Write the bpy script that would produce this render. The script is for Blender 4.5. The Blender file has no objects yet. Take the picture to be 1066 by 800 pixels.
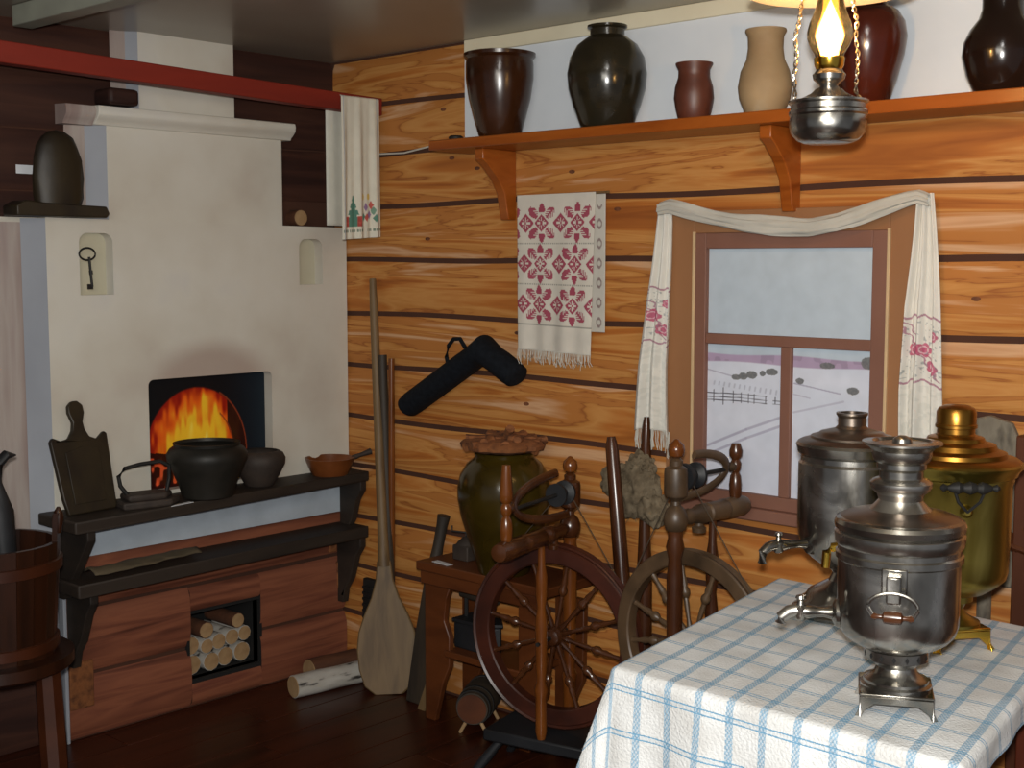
import bpy, math, random
import numpy as np
from mathutils import Vector, Matrix, noise
from mathutils.geometry import tessellate_polygon
random.seed(7)
PI = math.pi
S = bpy.context.scene
COL = S.collection

# ---------------------------------------------------------------- camera, world, lights, exposure
YAW = math.radians(42.7); PITCH = math.atan(127 / 1359.)
CAM = Vector((3.7926, -3.1391, 1.52))
cam = bpy.data.cameras.new('camera'); co = bpy.data.objects.new('camera', cam); COL.objects.link(co)
co.location = CAM; co.rotation_euler = (PI / 2 - PITCH, 0, YAW)
cam.sensor_width = 36; cam.lens = 36 * 1359 / 1066.; cam.clip_start = .05
S.camera = co
S.view_settings.view_transform = 'Standard'; S.view_settings.look = 'None'
S.view_settings.gamma = 1; S.view_settings.use_curve_mapping = False
S.view_settings.exposure = 0.0
W = bpy.data.worlds.new('world'); S.world = W; W.use_nodes = True
W.node_tree.nodes['Background'].inputs[0].default_value = (.86, .9, 1, 1)
W.node_tree.nodes['Background'].inputs[1].default_value = .2

def lamp(name, kind, loc, power, color, size=.1, target=None):
    l = bpy.data.lights.new(name, kind); o = bpy.data.objects.new(name, l); COL.objects.link(o)
    l.energy = power; l.color = color; o.location = loc
    if kind == 'AREA':
        l.size = size
    else:
        l.shadow_soft_size = size
    if target is not None:
        o.rotation_euler = (Vector(target) - Vector(loc)).to_track_quat('-Z', 'Y').to_euler()
    return o
lamp('camera_flash', 'AREA', (3.80, -3.16, 1.60), 78, (1, .98, .94), .05, (1.5, -.2, 1.25))
lamp('room_ceiling_light', 'AREA', (3.3, -3.3, 2.2), 36, (1, .95, .84), 1.0, (1.5, -.6, .9))

# ---------------------------------------------------------------- materials
def lin(c):
    return tuple(((v / 12.92) if v <= .04045 else ((v + .055) / 1.055) ** 2.4) for v in [x / 255. for x in c])
GAIN = {'painted_log_wood': .68, 'tan_window_casing': .62, 'brown_sash_paint': .7, 'red_stained_beam': .44, 'olive_glazed_clay': .36, 'brown_glazed_clay': .38,
        'dark_green_glazed_clay': .5, 'red_brown_glazed_clay': .34, 'blackish_glazed_clay': .4, 'dull_terracotta': .4, 'dark_painted_log': .42, 'varnished_floorboard': .62,
        'dark_varnished_tub_wood': .3, 'reddish_wood_hoop': .3, 'red_brown_stool_wood': .36, 'dark_red_wheel_wood': .5, 'glossy_amber_turned_wood': .55, 'glossy_dark_turned_wood': .5,
        'grey_brown_wheel_wood': .6, 'brown_bast_bark': .8, 'grey_wool': .5, 'pale_worn_wood': .6, 'dark_grey_wood': .5, 'blackened_bench_wood': .62, 'dark_carved_board': .6,
        'cast_iron_pot': .5, 'dusty_brown_iron': .5, 'orange_varnished_pine': .62, 'painted_red_log': .72, 'stove_plaster': .82, 'niche_plaster': .85, 'orange_clay_pan': .55,
        'cut_log_end': .6, 'white_birch_bark': .7, 'brown_log_bark': .6, 'grey_blue_paint': .95, 'pinkish_lime_paint': .72, 'pale_buff_clay': .72, 'brown_post_wood': .5, 'grey_bark_strip': .5,
        'pale_blue_stripe_paint': 1., 'weathered_grey_board': .6, 'black_base_wood': .6, 'red_brown_table_wood': .6, 'linen_thread': .8, 'grey_ceiling_paint': .8}
def mat(name, cols, scale=(6, 6, 6), rough=.6, metal=0., bump=0., warp=0., detail=4, rrange=0., spec=.5, bscale=None, rand=False, coat=0.):
    """cols: list of (pos, sRGB) over a noise value"""
    m = bpy.data.materials.new(name); m.use_nodes = True
    nt = m.node_tree; N = nt.nodes; L = nt.links
    b = N['Principled BSDF']
    b.inputs['Roughness'].default_value = rough; b.inputs['Metallic'].default_value = metal
    b.inputs['Specular IOR Level'].default_value = spec
    b.inputs['Coat Weight'].default_value = coat; b.inputs['Coat Roughness'].default_value = .08
    if isinstance(cols[0], (int, float)): cols = [(.3, tuple(v * .86 for v in cols)), (.7, cols)]
    gn = GAIN.get(name, 1.)
    tc = N.new('ShaderNodeTexCoord'); mp = N.new('ShaderNodeMapping'); mp.inputs['Scale'].default_value = scale
    L.new(tc.outputs['Object'], mp.inputs[0])
    if rand:
        oi = N.new('ShaderNodeObjectInfo'); mu = N.new('ShaderNodeMath'); mu.operation = 'MULTIPLY'; mu.inputs[1].default_value = 57
        L.new(oi.outputs['Random'], mu.inputs[0]); L.new(mu.outputs[0], mp.inputs['Location'])
    vec = mp.outputs[0]
    n = N.new('ShaderNodeTexNoise'); n.inputs['Scale'].default_value = 1; n.inputs['Detail'].default_value = detail
    n.inputs['Distortion'].default_value = warp
    L.new(vec, n.inputs['Vector'])
    r = N.new('ShaderNodeValToRGB'); e = r.color_ramp.elements
    while len(e) < len(cols): e.new(.5)
    for i, (p, c) in enumerate(cols):
        e[i].position = p; e[i].color = (*[q * gn for q in lin(c)], 1)
    L.new(n.outputs['Fac'], r.inputs[0]); L.new(r.outputs[0], b.inputs['Base Color'])
    if rrange:
        mr = N.new('ShaderNodeMapRange'); mr.inputs[1].default_value = .3; mr.inputs[2].default_value = .7
        mr.inputs[3].default_value = max(.02, rough - rrange); mr.inputs[4].default_value = rough + rrange
        L.new(n.outputs['Fac'], mr.inputs[0]); L.new(mr.outputs[0], b.inputs['Roughness'])
    if bump:
        bp = N.new('ShaderNodeBump'); bp.inputs['Strength'].default_value = bump; bp.inputs['Distance'].default_value = .01
        src = n
        if bscale:
            src = N.new('ShaderNodeTexNoise'); src.inputs['Scale'].default_value = bscale; src.inputs['Detail'].default_value = 3
            L.new(tc.outputs['Object'], src.inputs['Vector'])
        L.new(src.outputs['Fac'], bp.inputs['Height']); L.new(bp.outputs[0], b.inputs['Normal'])
    return m
def attr_mat(name, rough=.8, bump=0., bscale=400, spec=.3):
    m = bpy.data.materials.new(name); m.use_nodes = True
    N = m.node_tree.nodes; L = m.node_tree.links; b = N['Principled BSDF']
    a = N.new('ShaderNodeAttribute'); a.attribute_name = 'Col'
    tc = N.new('ShaderNodeTexCoord'); n = N.new('ShaderNodeTexNoise'); n.inputs['Scale'].default_value = 18
    L.new(tc.outputs['Object'], n.inputs['Vector'])
    mr = N.new('ShaderNodeMapRange'); mr.inputs[3].default_value = .86; mr.inputs[4].default_value = 1.1
    L.new(n.outputs['Fac'], mr.inputs[0])
    mx = N.new('ShaderNodeVectorMath'); mx.operation = 'SCALE'
    L.new(a.outputs['Color'], mx.inputs[0]); L.new(mr.outputs[0], mx.inputs['Scale'])
    L.new(mx.outputs[0], b.inputs['Base Color']); b.inputs['Roughness'].default_value = rough
    b.inputs['Specular IOR Level'].default_value = spec
    if bump:
        n2 = N.new('ShaderNodeTexNoise'); n2.inputs['Scale'].default_value = bscale
        L.new(tc.outputs['Object'], n2.inputs['Vector'])
        bp = N.new('ShaderNodeBump'); bp.inputs['Strength'].default_value = bump; bp.inputs['Distance'].default_value = .003
        L.new(n2.outputs['Fac'], bp.inputs['Height']); L.new(bp.outputs[0], b.inputs['Normal'])
    return m

M = {}
M['log'] = mat('painted_log_wood', [(.24, (150, 80, 34)), (.38, (204, 124, 54)), (.46, (226, 160, 88)), (.505, (212, 142, 70)), (.515, (172, 102, 48)), (.528, (204, 132, 66)), (.58, (206, 134, 66)), (.66, (238, 188, 142)), (.78, (194, 118, 60))],
               (.9, 1, 12), .62, 0, .0, warp=1.3, detail=4, rand=True, spec=.3)
M['logred'] = mat('painted_red_log', [(.25, (84, 46, 34)), (.42, (128, 74, 54)), (.55, (152, 92, 66)), (.68, (120, 66, 50)), (.8, (158, 104, 74))],
                  (1, 1.2, 20), .6, 0, 0, warp=1., detail=5, rand=True, spec=.3)
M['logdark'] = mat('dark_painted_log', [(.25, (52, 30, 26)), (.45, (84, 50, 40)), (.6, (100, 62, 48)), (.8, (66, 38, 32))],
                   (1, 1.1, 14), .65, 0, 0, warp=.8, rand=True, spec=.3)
M['seam'] = mat('seam_dark', (72, 40, 24), rough=.9)
M['knot'] = mat('knot_dark', [(.3, (70, 38, 22)), (.7, (120, 70, 40))], (40, 40, 40), .8)
M['whitewash'] = mat('whitewashed_wall', [(.3, (206, 212, 218)), (.7, (222, 226, 230))], (3, 3, 3), .8, bump=.1)
M['cream'] = mat('cream_paint', [(.3, (214, 204, 176)), (.7, (226, 218, 192))], (4, 4, 4), .7)
M['ceil'] = mat('grey_ceiling_paint', [(.3, (150, 142, 128)), (.7, (168, 160, 146))], (1.4, 1.4, 1.4), .28, bump=.02, spec=.5)
M['ceiltrim'] = mat('grey_green_trim', (150, 152, 138), rough=.5)
M['floor'] = mat('varnished_floorboard', [(.3, (50, 22, 12)), (.55, (76, 34, 18)), (.75, (60, 27, 14))], (14, 1.4, 3), .33, warp=.6, rand=True, spec=.4)
M['plaster'] = mat('stove_plaster', [(.25, (196, 184, 170)), (.45, (214, 208, 194)), (.6, (222, 218, 206)), (.8, (208, 206, 206))], (2.4, 2.4, 2.4), .85, bump=.12, bscale=9)
M['plaster2'] = mat('niche_plaster', [(.3, (190, 184, 160)), (.7, (202, 196, 172))], (4, 4, 4), .85)
M['greypaint'] = mat('grey_blue_paint', [(.3, (140, 144, 152)), (.7, (160, 164, 172))], (3, 3, 2), .85)
M['pinkpaint'] = mat('pinkish_lime_paint', [(.3, (150, 124, 118)), (.55, (190, 178, 170)), (.7, (170, 150, 146))], (2, 14, 1.2), .85)
M['stripe'] = mat('pale_blue_stripe_paint', (176, 186, 196), rough=.8)
M['bench'] = mat('blackened_bench_wood', [(.3, (44, 38, 34)), (.6, (64, 54, 46)), (.8, (52, 45, 40))], (6, 2, 12), .6, bump=.2, spec=.3)
M['beam'] = mat('red_stained_beam', [(.3, (150, 36, 16)), (.55, (180, 48, 20)), (.8, (158, 38, 16))], (8, 1.2, 8), .65, warp=.5)
M['shelf'] = mat('orange_varnished_pine', [(.3, (160, 78, 22)), (.5, (190, 102, 36)), (.75, (172, 88, 28))], (1.6, 8, 20), .3, warp=.7, spec=.4)
M['tan'] = mat('tan_window_casing', [(.3, (172, 118, 74)), (.7, (186, 132, 88))], (5, 5, 2), .6)
M['sash'] = mat('brown_sash_paint', [(.3, (136, 92, 74)), (.7, (152, 106, 88))], (6, 6, 3), .6)
M['bead'] = mat('cream_bead_paint', (206, 176, 134), rough=.6)
M['iron'] = mat('blackened_iron', [(.3, (26, 26, 26)), (.7, (44, 42, 40))], (20, 20, 20), .6, .4, bump=.15)
M['castiron'] = mat('cast_iron_pot', [(.3, (40, 40, 36)), (.6, (60, 56, 50)), (.8, (50, 50, 44))], (9, 9, 9), .5, .2, bump=.15, spec=.3)
M['rust'] = mat('dusty_brown_iron', [(.3, (64, 54, 48)), (.7, (92, 78, 68))], (18, 18, 18), .7, .2, bump=.2)
M['boardwood'] = mat('dark_carved_board', [(.3, (34, 26, 20)), (.55, (58, 48, 30)), (.75, (42, 34, 26))], (8, 8, 5), .5, bump=.3, spec=.4)
M['copper'] = mat('orange_clay_pan', [(.3, (116, 62, 28)), (.7, (150, 84, 40))], (14, 14, 14), .35)
M['oldwood'] = mat('pale_worn_wood', [(.3, (108, 84, 54)), (.5, (140, 112, 74)), (.75, (122, 96, 62))], (20, 20, 2), .6, warp=.4, bump=.15)
M['greywood'] = mat('dark_grey_wood', [(.3, (52, 44, 36)), (.6, (82, 68, 52)), (.8, (66, 54, 42))], (22, 22, 2.2), .65, bump=.2)
M['redwood'] = mat('red_brown_stool_wood', [(.3, (108, 54, 22)), (.55, (148, 80, 36)), (.8, (118, 62, 28))], (3, 3, 9), .45, warp=.5)
M['wheelwood'] = mat('dark_red_wheel_wood', [(.3, (60, 30, 22)), (.6, (94, 46, 30)), (.8, (70, 36, 26))], (7, 7, 7), .38, bump=.1, spec=.5)
M['wheelwood2'] = mat('grey_brown_wheel_wood', [(.3, (70, 54, 38)), (.6, (112, 88, 64)), (.8, (86, 66, 48))], (9, 9, 9), .42, bump=.1, spec=.5)
M['turned'] = mat('glossy_amber_turned_wood', [(.3, (104, 52, 18)), (.6, (150, 86, 34)), (.8, (124, 64, 24))], (10, 10, 4), .22, spec=.6)
M['turneddark'] = mat('glossy_dark_turned_wood', [(.3, (66, 34, 18)), (.6, (104, 60, 32)), (.8, (82, 44, 24))], (10, 10, 4), .25, spec=.6)
M['blackboard'] = mat('black_base_wood', [(.3, (26, 28, 32)), (.7, (44, 46, 50))], (6, 6, 6), .5, bump=.2)
M['wool'] = mat('grey_wool', [(.3, (118, 104, 84)), (.55, (150, 134, 110)), (.8, (176, 160, 134))], (40, 40, 40), .95, bump=.5, spec=.1)
M['fabricblack'] = mat('black_padded_fabric', [(.3, (14, 17, 22)), (.7, (22, 26, 32))], (60, 60, 60), .85, bump=.2, spec=.15)
M['olive'] = mat('olive_glazed_clay', [(.3, (66, 52, 12)), (.55, (92, 74, 22)), (.8, (74, 62, 20))], (5, 5, 9), .2, warp=.4, spec=.5)
M['browngl'] = mat('brown_glazed_clay', [(.3, (66, 36, 18)), (.6, (92, 52, 28)), (.8, (74, 40, 20))], (7, 7, 7), .22, rrange=.06)
M['darkgl'] = mat('dark_green_glazed_clay', [(.3, (34, 32, 24)), (.5, (58, 50, 34)), (.75, (46, 44, 34))], (9, 9, 13), .2, rrange=.08, bump=.08)
M['redgl'] = mat('red_brown_glazed_clay', [(.3, (96, 40, 26)), (.6, (126, 54, 34)), (.8, (108, 46, 30))], (7, 7, 7), .18)
M['clay'] = mat('dull_terracotta', [(.3, (112, 58, 40)), (.6, (140, 76, 54)), (.8, (120, 64, 48))], (14, 14, 14), .45, bump=.15)
M['paleclay'] = mat('pale_buff_clay', [(.3, (164, 134, 96)), (.6, (186, 158, 118)), (.8, (196, 184, 160))], (6, 6, 8), .75, bump=.08)
M['blackgl'] = mat('blackish_glazed_clay', [(.3, (40, 26, 20)), (.7, (58, 38, 28))], (7, 7, 7), .16)
M['bark'] = mat('brown_bast_bark', [(.3, (80, 42, 18)), (.5, (142, 86, 44)), (.75, (106, 60, 30))], (26, 26, 26), .85, bump=.6)
M['greybark'] = mat('grey_bark_strip', [(.3, (88, 76, 56)), (.5, (120, 104, 78)), (.75, (98, 86, 64))], (20, 8, 20), .85, bump=.5)
M['steel'] = mat('worn_nickel_plate', [(.28, (112, 108, 102)), (.46, (150, 146, 138)), (.6, (196, 193, 186)), (.76, (124, 118, 110))], (9, 9, 6), .25, .97, warp=.9, rrange=.11, bump=.02)
M['steel2'] = mat('worn_tarnished_nickel', [(.28, (112, 108, 102)), (.5, (168, 164, 156)), (.72, (124, 118, 110))], (8, 8, 8), .24, .97, warp=.6, rrange=.09, bump=.03)
M['lidmetal'] = mat('brownish_tarnished_lid', [(.3, (104, 90, 80)), (.7, (150, 138, 126))], (12, 12, 12), .34, .95, rrange=.08)
M['brass'] = mat('tarnished_brass', [(.3, (112, 98, 44)), (.5, (146, 128, 60)), (.62, (176, 158, 84)), (.75, (104, 92, 42))], (6, 6, 4), .32, .96, warp=.7, rrange=.1, bump=.02)
M['brasslid'] = mat('polished_orange_brass', [(.3, (120, 80, 26)), (.7, (164, 118, 50))], (8, 8, 8), .3, .95)
M['gold'] = mat('bright_brass', [(.3, (214, 170, 60)), (.7, (236, 196, 90))], (9, 9, 9), .2, 1)
M['birchend'] = mat('cut_log_end', [(.3, (176, 138, 94)), (.7, (204, 168, 122))], (26, 26, 26), .8)
M['birchbark'] = mat('white_birch_bark', [(.34, (60, 54, 50)), (.4, (190, 184, 174)), (.7, (220, 216, 208))], (26, 7, 26), .7, bump=.2)
M['brownbark'] = mat('brown_log_bark', [(.3, (86, 50, 30)), (.7, (120, 72, 44))], (26, 7, 26), .8, bump=.4)
M['tub'] = mat('dark_varnished_tub_wood', [(.3, (58, 30, 14)), (.6, (84, 44, 22)), (.8, (68, 36, 18))], (24, 24, 2), .35, bump=.08)
M['hoop'] = mat('reddish_wood_hoop', [(.3, (92, 46, 24)), (.7, (120, 62, 34))], (6, 6, 10), .35)
M['paper'] = mat('white_paper', (220, 222, 226), rough=.7)
M['black'] = mat('plain_black', (14, 13, 13), rough=.9)  # plain matt black for the niche lining and collar holes
M['tablewood'] = mat('red_brown_table_wood', [(.3, (100, 44, 26)), (.7, (128, 60, 36))], (16, 16, 3), .4)
M['weathered'] = mat('weathered_grey_board', [(.3, (92, 84, 72)), (.5, (150, 140, 122)), (.75, (126, 116, 100))], (26, 26, 12), .8, bump=.3)
M['postwood'] = mat('brown_post_wood', [(.3, (96, 50, 26)), (.7, (122, 66, 36))], (12, 12, 2), .45)
M['thread'] = mat('dark_thread', (70, 58, 44), rough=.9)
M['fringe'] = mat('linen_thread', (214, 210, 198), rough=.9)
M['shade'] = mat('dusty_lamp_shade', [(.3, (170, 160, 148)), (.7, (198, 190, 176))], (8, 8, 8), .5)
M['wire'] = mat('twisted_silver_wire', (210, 196, 176), rough=.25, metal=1)
M['print'] = attr_mat('printed_picture', .45)
M['cloth'] = attr_mat('embroidered_linen', .9, .5, 500)
M['painting'] = attr_mat('painted_winter_view', .55)

# glass and flame
def thin_glass():
    m = bpy.data.materials.new('lamp_glass'); m.use_nodes = True; N = m.node_tree.nodes; L = m.node_tree.links; N.clear()
    o = N.new('ShaderNodeOutputMaterial'); t = N.new('ShaderNodeBsdfTransparent'); t.inputs[0].default_value = (1, .86, .62, 1)
    gl = N.new('ShaderNodeBsdfGlossy'); gl.inputs['Roughness'].default_value = .06; fr = N.new('ShaderNodeFresnel'); fr.inputs[0].default_value = 1.5
    mx = N.new('ShaderNodeMixShader'); L.new(fr.outputs[0], mx.inputs[0]); L.new(t.outputs[0], mx.inputs[1]); L.new(gl.outputs[0], mx.inputs[2]); L.new(mx.outputs[0], o.inputs[0]); return m
def glow(name, col, st):
    m = bpy.data.materials.new(name); m.use_nodes = True; N = m.node_tree.nodes; L = m.node_tree.links; N.clear()
    o = N.new('ShaderNodeOutputMaterial'); t = N.new('ShaderNodeBsdfTransparent'); e = N.new('ShaderNodeEmission'); e.inputs[0].default_value = (*col, 1); e.inputs[1].default_value = st
    ad = N.new('ShaderNodeAddShader'); L.new(t.outputs[0], ad.inputs[0]); L.new(e.outputs[0], ad.inputs[1]); L.new(ad.outputs[0], o.inputs[0]); return m
M['glass'] = thin_glass(); M['flame'] = glow('lamp_flame', (1, .72, .34), 4.5); M['glow'] = glow('lamp_halo_glow', (1, .5, .10), 1.0)  # second glow imitates the amber haze inside the chimney glass

# soot stain on the stove plaster above the mouth
def stain(m, cy, cz, ry, rz, col, amt):
    N = m.node_tree.nodes; L = m.node_tree.links; b = N['Principled BSDF']
    src = b.inputs['Base Color'].links[0].from_socket
    tc = N.new('ShaderNodeTexCoord'); mp = N.new('ShaderNodeMapping')
    mp.vector_type = 'TEXTURE'; mp.inputs['Location'].default_value = (0, cy, cz); mp.inputs['Scale'].default_value = (9, ry, rz)
    L.new(tc.outputs['Object'], mp.inputs[0])
    ln = N.new('ShaderNodeVectorMath'); ln.operation = 'LENGTH'; L.new(mp.outputs[0], ln.inputs[0])
    mr = N.new('ShaderNodeMapRange'); mr.interpolation_type = 'SMOOTHSTEP'
    mr.inputs[1].default_value = .55; mr.inputs[2].default_value = 1.1; mr.inputs[3].default_value = amt; mr.inputs[4].default_value = 0
    L.new(ln.outputs['Value'], mr.inputs[0])
    mx = N.new('ShaderNodeMix'); mx.data_type = 'RGBA'
    L.new(mr.outputs[0], mx.inputs[0]); L.new(src, mx.inputs[6]); mx.inputs[7].default_value = (*lin(col), 1)
    L.new(mx.outputs[2], b.inputs['Base Color'])
stain(M['plaster'], .0, 1.12, .27, .15, (150, 124, 112), .62)

# tablecloth: UV driven weave pattern
def cloth_material():
    m = bpy.data.materials.new('blue_checked_cloth'); m.use_nodes = True
    nt = m.node_tree; N = nt.nodes; L = nt.links; b = N['Principled BSDF']; b.inputs['Roughness'].default_value = .9
    b.inputs['Specular IOR Level'].default_value = .15
    uv = N.new('ShaderNodeUVMap'); uv.uv_map = 'UVMap'; sp = N.new('ShaderNodeSeparateXYZ'); L.new(uv.outputs[0], sp.inputs[0])
    def op(o, a, b_=None, c=None):
        n = N.new('ShaderNodeMath'); n.operation = o
        for i, v in enumerate((a, b_, c)):
            if v is None: continue
            if isinstance(v, (int, float)): n.inputs[i].default_value = v
            else: L.new(v, n.inputs[i])
        return n.outputs[0]
    nz = N.new('ShaderNodeTexNoise'); nz.inputs['Scale'].default_value = 260; L.new(uv.outputs[0], nz.inputs[0])
    jit = op('MULTIPLY', op('SUBTRACT', nz.outputs['Fac'], .5), .004)
    U = op('ADD', sp.outputs[0], jit); V = op('ADD', sp.outputs[1], jit)
    def band(x, per, off, hw):   # 1 inside a band of half width hw
        f = op('FRACT', op('DIVIDE', op('ADD', x, off), per))
        d = op('MULTIPLY', op('ABSOLUTE', op('SUBTRACT', f, .5)), per)
        return op('LESS_THAN', d, hw)
    wide = band(U, .069, .020, .0078)
    chk = op('GREATER_THAN', op('MULTIPLY', op('SINE', op('MULTIPLY', U, 900)), op('SINE', op('MULTIPLY', V, 620))), -.05)
    w1 = op('MULTIPLY', wide, op('ADD', .32, op('MULTIPLY', chk, .42)))
    l1 = band(V, .083, .0, .0013); l2 = band(V, .083, .0095, .0013); lb = band(V, .083, .0048, .006)
    w2 = op('MULTIPLY', op('MAXIMUM', l1, l2), .8)
    w3 = op('MULTIPLY', lb, .12)
    tot = op('MINIMUM', op('ADD', op('MAXIMUM', w1, w2), w3), .95)
    base = N.new('ShaderNodeTexNoise'); base.inputs['Scale'].default_value = 9; L.new(uv.outputs[0], base.inputs[0])
    rp = N.new('ShaderNodeValToRGB'); rp.color_ramp.elements[0].position = .35; rp.color_ramp.elements[0].color = (*lin((204, 204, 202)), 1)
    rp.color_ramp.elements[1].position = .65; rp.color_ramp.elements[1].color = (*lin((224, 226, 226)), 1)
    L.new(base.outputs['Fac'], rp.inputs[0])
    mx = N.new('ShaderNodeMix'); mx.data_type = 'RGBA'; L.new(tot, mx.inputs[0]); L.new(rp.outputs[0], mx.inputs[6])
    mx.inputs[7].default_value = (*lin((96, 150, 184)), 1); L.new(mx.outputs[2], b.inputs['Base Color'])
    n2 = N.new('ShaderNodeTexNoise'); n2.inputs['Scale'].default_value = 180; L.new(uv.outputs[0], n2.inputs[0])
    bp = N.new('ShaderNodeBump'); bp.inputs['Strength'].default_value = .7; bp.inputs['Distance'].default_value = .004
    L.new(n2.outputs['Fac'], bp.inputs['Height']); L.new(bp.outputs[0], b.inputs['Normal'])
    return m
M['tablecloth'] = cloth_material()

# ---------------------------------------------------------------- mesh helpers
class MB:
    def __init__(s): s.v = []; s.f = []
    def add(s, vs, fs):
        n = len(s.v); s.v += [tuple(v) for v in vs]; s.f += [tuple(i + n for i in f) for f in fs]; return s
    def box(s, a, b, mx=None):
        (x0, y0, z0), (x1, y1, z1) = a, b
        vs = [Vector(p) for p in ((x0, y0, z0), (x1, y0, z0), (x1, y1, z0), (x0, y1, z0), (x0, y0, z1), (x1, y0, z1), (x1, y1, z1), (x0, y1, z1))]
        if mx: vs = [mx @ v for v in vs]
        return s.add(vs, [(0, 3, 2, 1), (4, 5, 6, 7), (0, 1, 5, 4), (1, 2, 6, 5), (2, 3, 7, 6), (3, 0, 4, 7)])
    def lathe(s, prof, seg=24, mx=None, lobes=None):
        vs = []; fs = []
        for r, z in prof:
            for i in range(seg):
                a = 2 * PI * i / seg; rr = r * (1 + (lobes(a, z) if lobes else 0)); vs.append(Vector((rr * math.cos(a), rr * math.sin(a), z)))
        n = len(prof)
        for j in range(n - 1):
            for i in range(seg):
                k = (i + 1) % seg; fs.append((j * seg + i, j * seg + k, (j + 1) * seg + k, (j + 1) * seg + i))
        closed = prof[0] == prof[-1]
        if prof[0][0] > 1e-5 and not closed: fs.append(tuple(reversed(range(seg))))
        if prof[-1][0] > 1e-5 and not closed: fs.append(tuple((n - 1) * seg + i for i in range(seg)))
        if mx: vs = [mx @ v for v in vs]
        return s.add(vs, fs)
    def rod(s, p, q, prof, seg=14):
        """lathe between p and q; prof = (r, t 0..1)"""
        p = Vector(p); q = Vector(q); d = q - p
        mx = Matrix.Translation(p) @ d.to_track_quat('Z', 'Y').to_matrix().to_4x4()
        if isinstance(prof, (int, float)): prof = [(prof, 0), (prof, 1)]
        return s.lathe([(r, t * d.length) for r, t in prof], seg, mx)
    def tube(s, pts, rad, seg=8, flat=1.0, up=(0, 0, 1)):
        pts = [Vector(p) for p in pts]; n = len(pts); vs = []; fs = []
        for i, p in enumerate(pts):
            t = (pts[min(i + 1, n - 1)] - pts[max(i - 1, 0)]).normalized()
            u = Vector(up); 
            if abs(t.dot(u)) > .95: u = Vector((1, 0, 0))
            a = t.cross(u).normalized(); b = a.cross(t).normalized()
            r = rad[i] if isinstance(rad, (list, tuple)) else rad
            for k in range(seg):
                w = 2 * PI * k / seg; vs.append(p + a * r * math.cos(w) + b * r * flat * math.sin(w))
        for j in range(n - 1):
            for i in range(seg):
                k = (i + 1) % seg; fs.append((j * seg + i, j * seg + k, (j + 1) * seg + k, (j + 1) * seg + i))
        fs.append(tuple(reversed(range(seg)))); fs.append(tuple((n - 1) * seg + i for i in range(seg)))
        return s.add(vs, fs)
    def prism(s, pts, o, ua, va, th):
        """polygon pts (u,v) in plane o+u*ua+v*va, extruded by vector th"""
        o = Vector(o); ua = Vector(ua); va = Vector(va); th = Vector(th); n = len(pts)
        A = [o + ua * u + va * v for u, v in pts]; Bv = [a + th for a in A]
        tri = tessellate_polygon([[Vector((u, v, 0)) for u, v in pts]])
        fs = [t for t in tri] + [tuple(n + i for i in reversed(t)) for t in tri]
        fs += [(i, (i + 1) % n, n + (i + 1) % n, n + i) for i in range(n)]
        return s.add(A + Bv, fs)
    def build(s, name, m, parent=None, loc=None, smooth=True, ang=38, bevel=0):
        me = bpy.data.meshes.new(name); me.from_pydata(s.v, [], s.f); me.validate()
        import bmesh
        bm = bmesh.new(); bm.from_mesh(me); bmesh.ops.recalc_face_normals(bm, faces=bm.faces); bm.to_mesh(me); bm.free()
        if smooth:
            me.shade_smooth(); me.set_sharp_from_angle(angle=math.radians(ang))
        me.materials.append(M[m] if isinstance(m, str) else m)
        o = bpy.data.objects.new(name, me); COL.objects.link(o)
        if parent: o.parent = parent
        if loc: o.location = loc
        if bevel:
            b = o.modifiers.new('bevel', 'BEVEL'); b.width = bevel; b.segments = 2; b.limit_method = 'ANGLE'
        return o
def thing(name, label, cat, loc=(0, 0, 0), rz=0, group=None):
    o = bpy.data.objects.new(name, None); COL.objects.link(o); o.empty_display_size = .05
    o.location = loc; o.rotation_euler = (0, 0, rz); o['label'] = label; o['category'] = cat
    if group: o['group'] = group
    return o
def tag(o, label, cat, group=None):
    o['label'] = label; o['category'] = cat
    if group: o['group'] = group
    return o
def struct(o): o['kind'] = 'structure'; return o
def shrink(o, z=0.): return o
def sheet(name, m, P, nu, nv, colf=None, parent=None, thick=0., uvs=None):
    """grid sheet; P(u,v)->xyz arrays, colf(u,v)->sRGB rgb arrays (0..255)"""
    u, v = np.meshgrid(np.linspace(0, 1, nu + 1), np.linspace(0, 1, nv + 1))
    xyz = np.stack(P(u, v), -1).reshape(-1, 3)
    i = np.arange((nu + 1) * (nv + 1)).reshape(nv + 1, nu + 1)
    F = np.stack([i[:-1, :-1], i[:-1, 1:], i[1:, 1:], i[1:, :-1]], -1).reshape(-1, 4)
    me = bpy.data.meshes.new(name); me.from_pydata(xyz.tolist(), [], F.tolist()); me.shade_smooth()
    if colf:
        c = np.stack(np.broadcast_arrays(*colf(u, v)), -1).reshape(-1, 3) / 255.
        c = np.where(c <= .04045, c / 12.92, ((np.clip(c, 0, 1) + .055) / 1.055) ** 2.4)
        a = me.attributes.new('Col', 'FLOAT_COLOR', 'POINT')
        a.data.foreach_set('color', np.concatenate([c, np.ones((len(c), 1))], 1).astype('f').ravel())
    if uvs:
        uu, vv = uvs(u, v); q = np.stack([uu, vv], -1).reshape(-1, 2)[F.ravel()]
        l = me.uv_layers.new(name='UVMap'); l.data.foreach_set('uv', q.astype('f').ravel())
    me.materials.append(M[m]); o = bpy.data.objects.new(name, me); COL.objects.link(o)
    if parent: o.parent = parent
    if thick:
        s = o.modifiers.new('thick', 'SOLIDIFY'); s.thickness = thick; s.offset = 0
    return o
def mixc(a, b, t):   # a,b tuples of arrays
    return tuple(a[i] * (1 - t) + b[i] * t for i in range(3))
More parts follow.
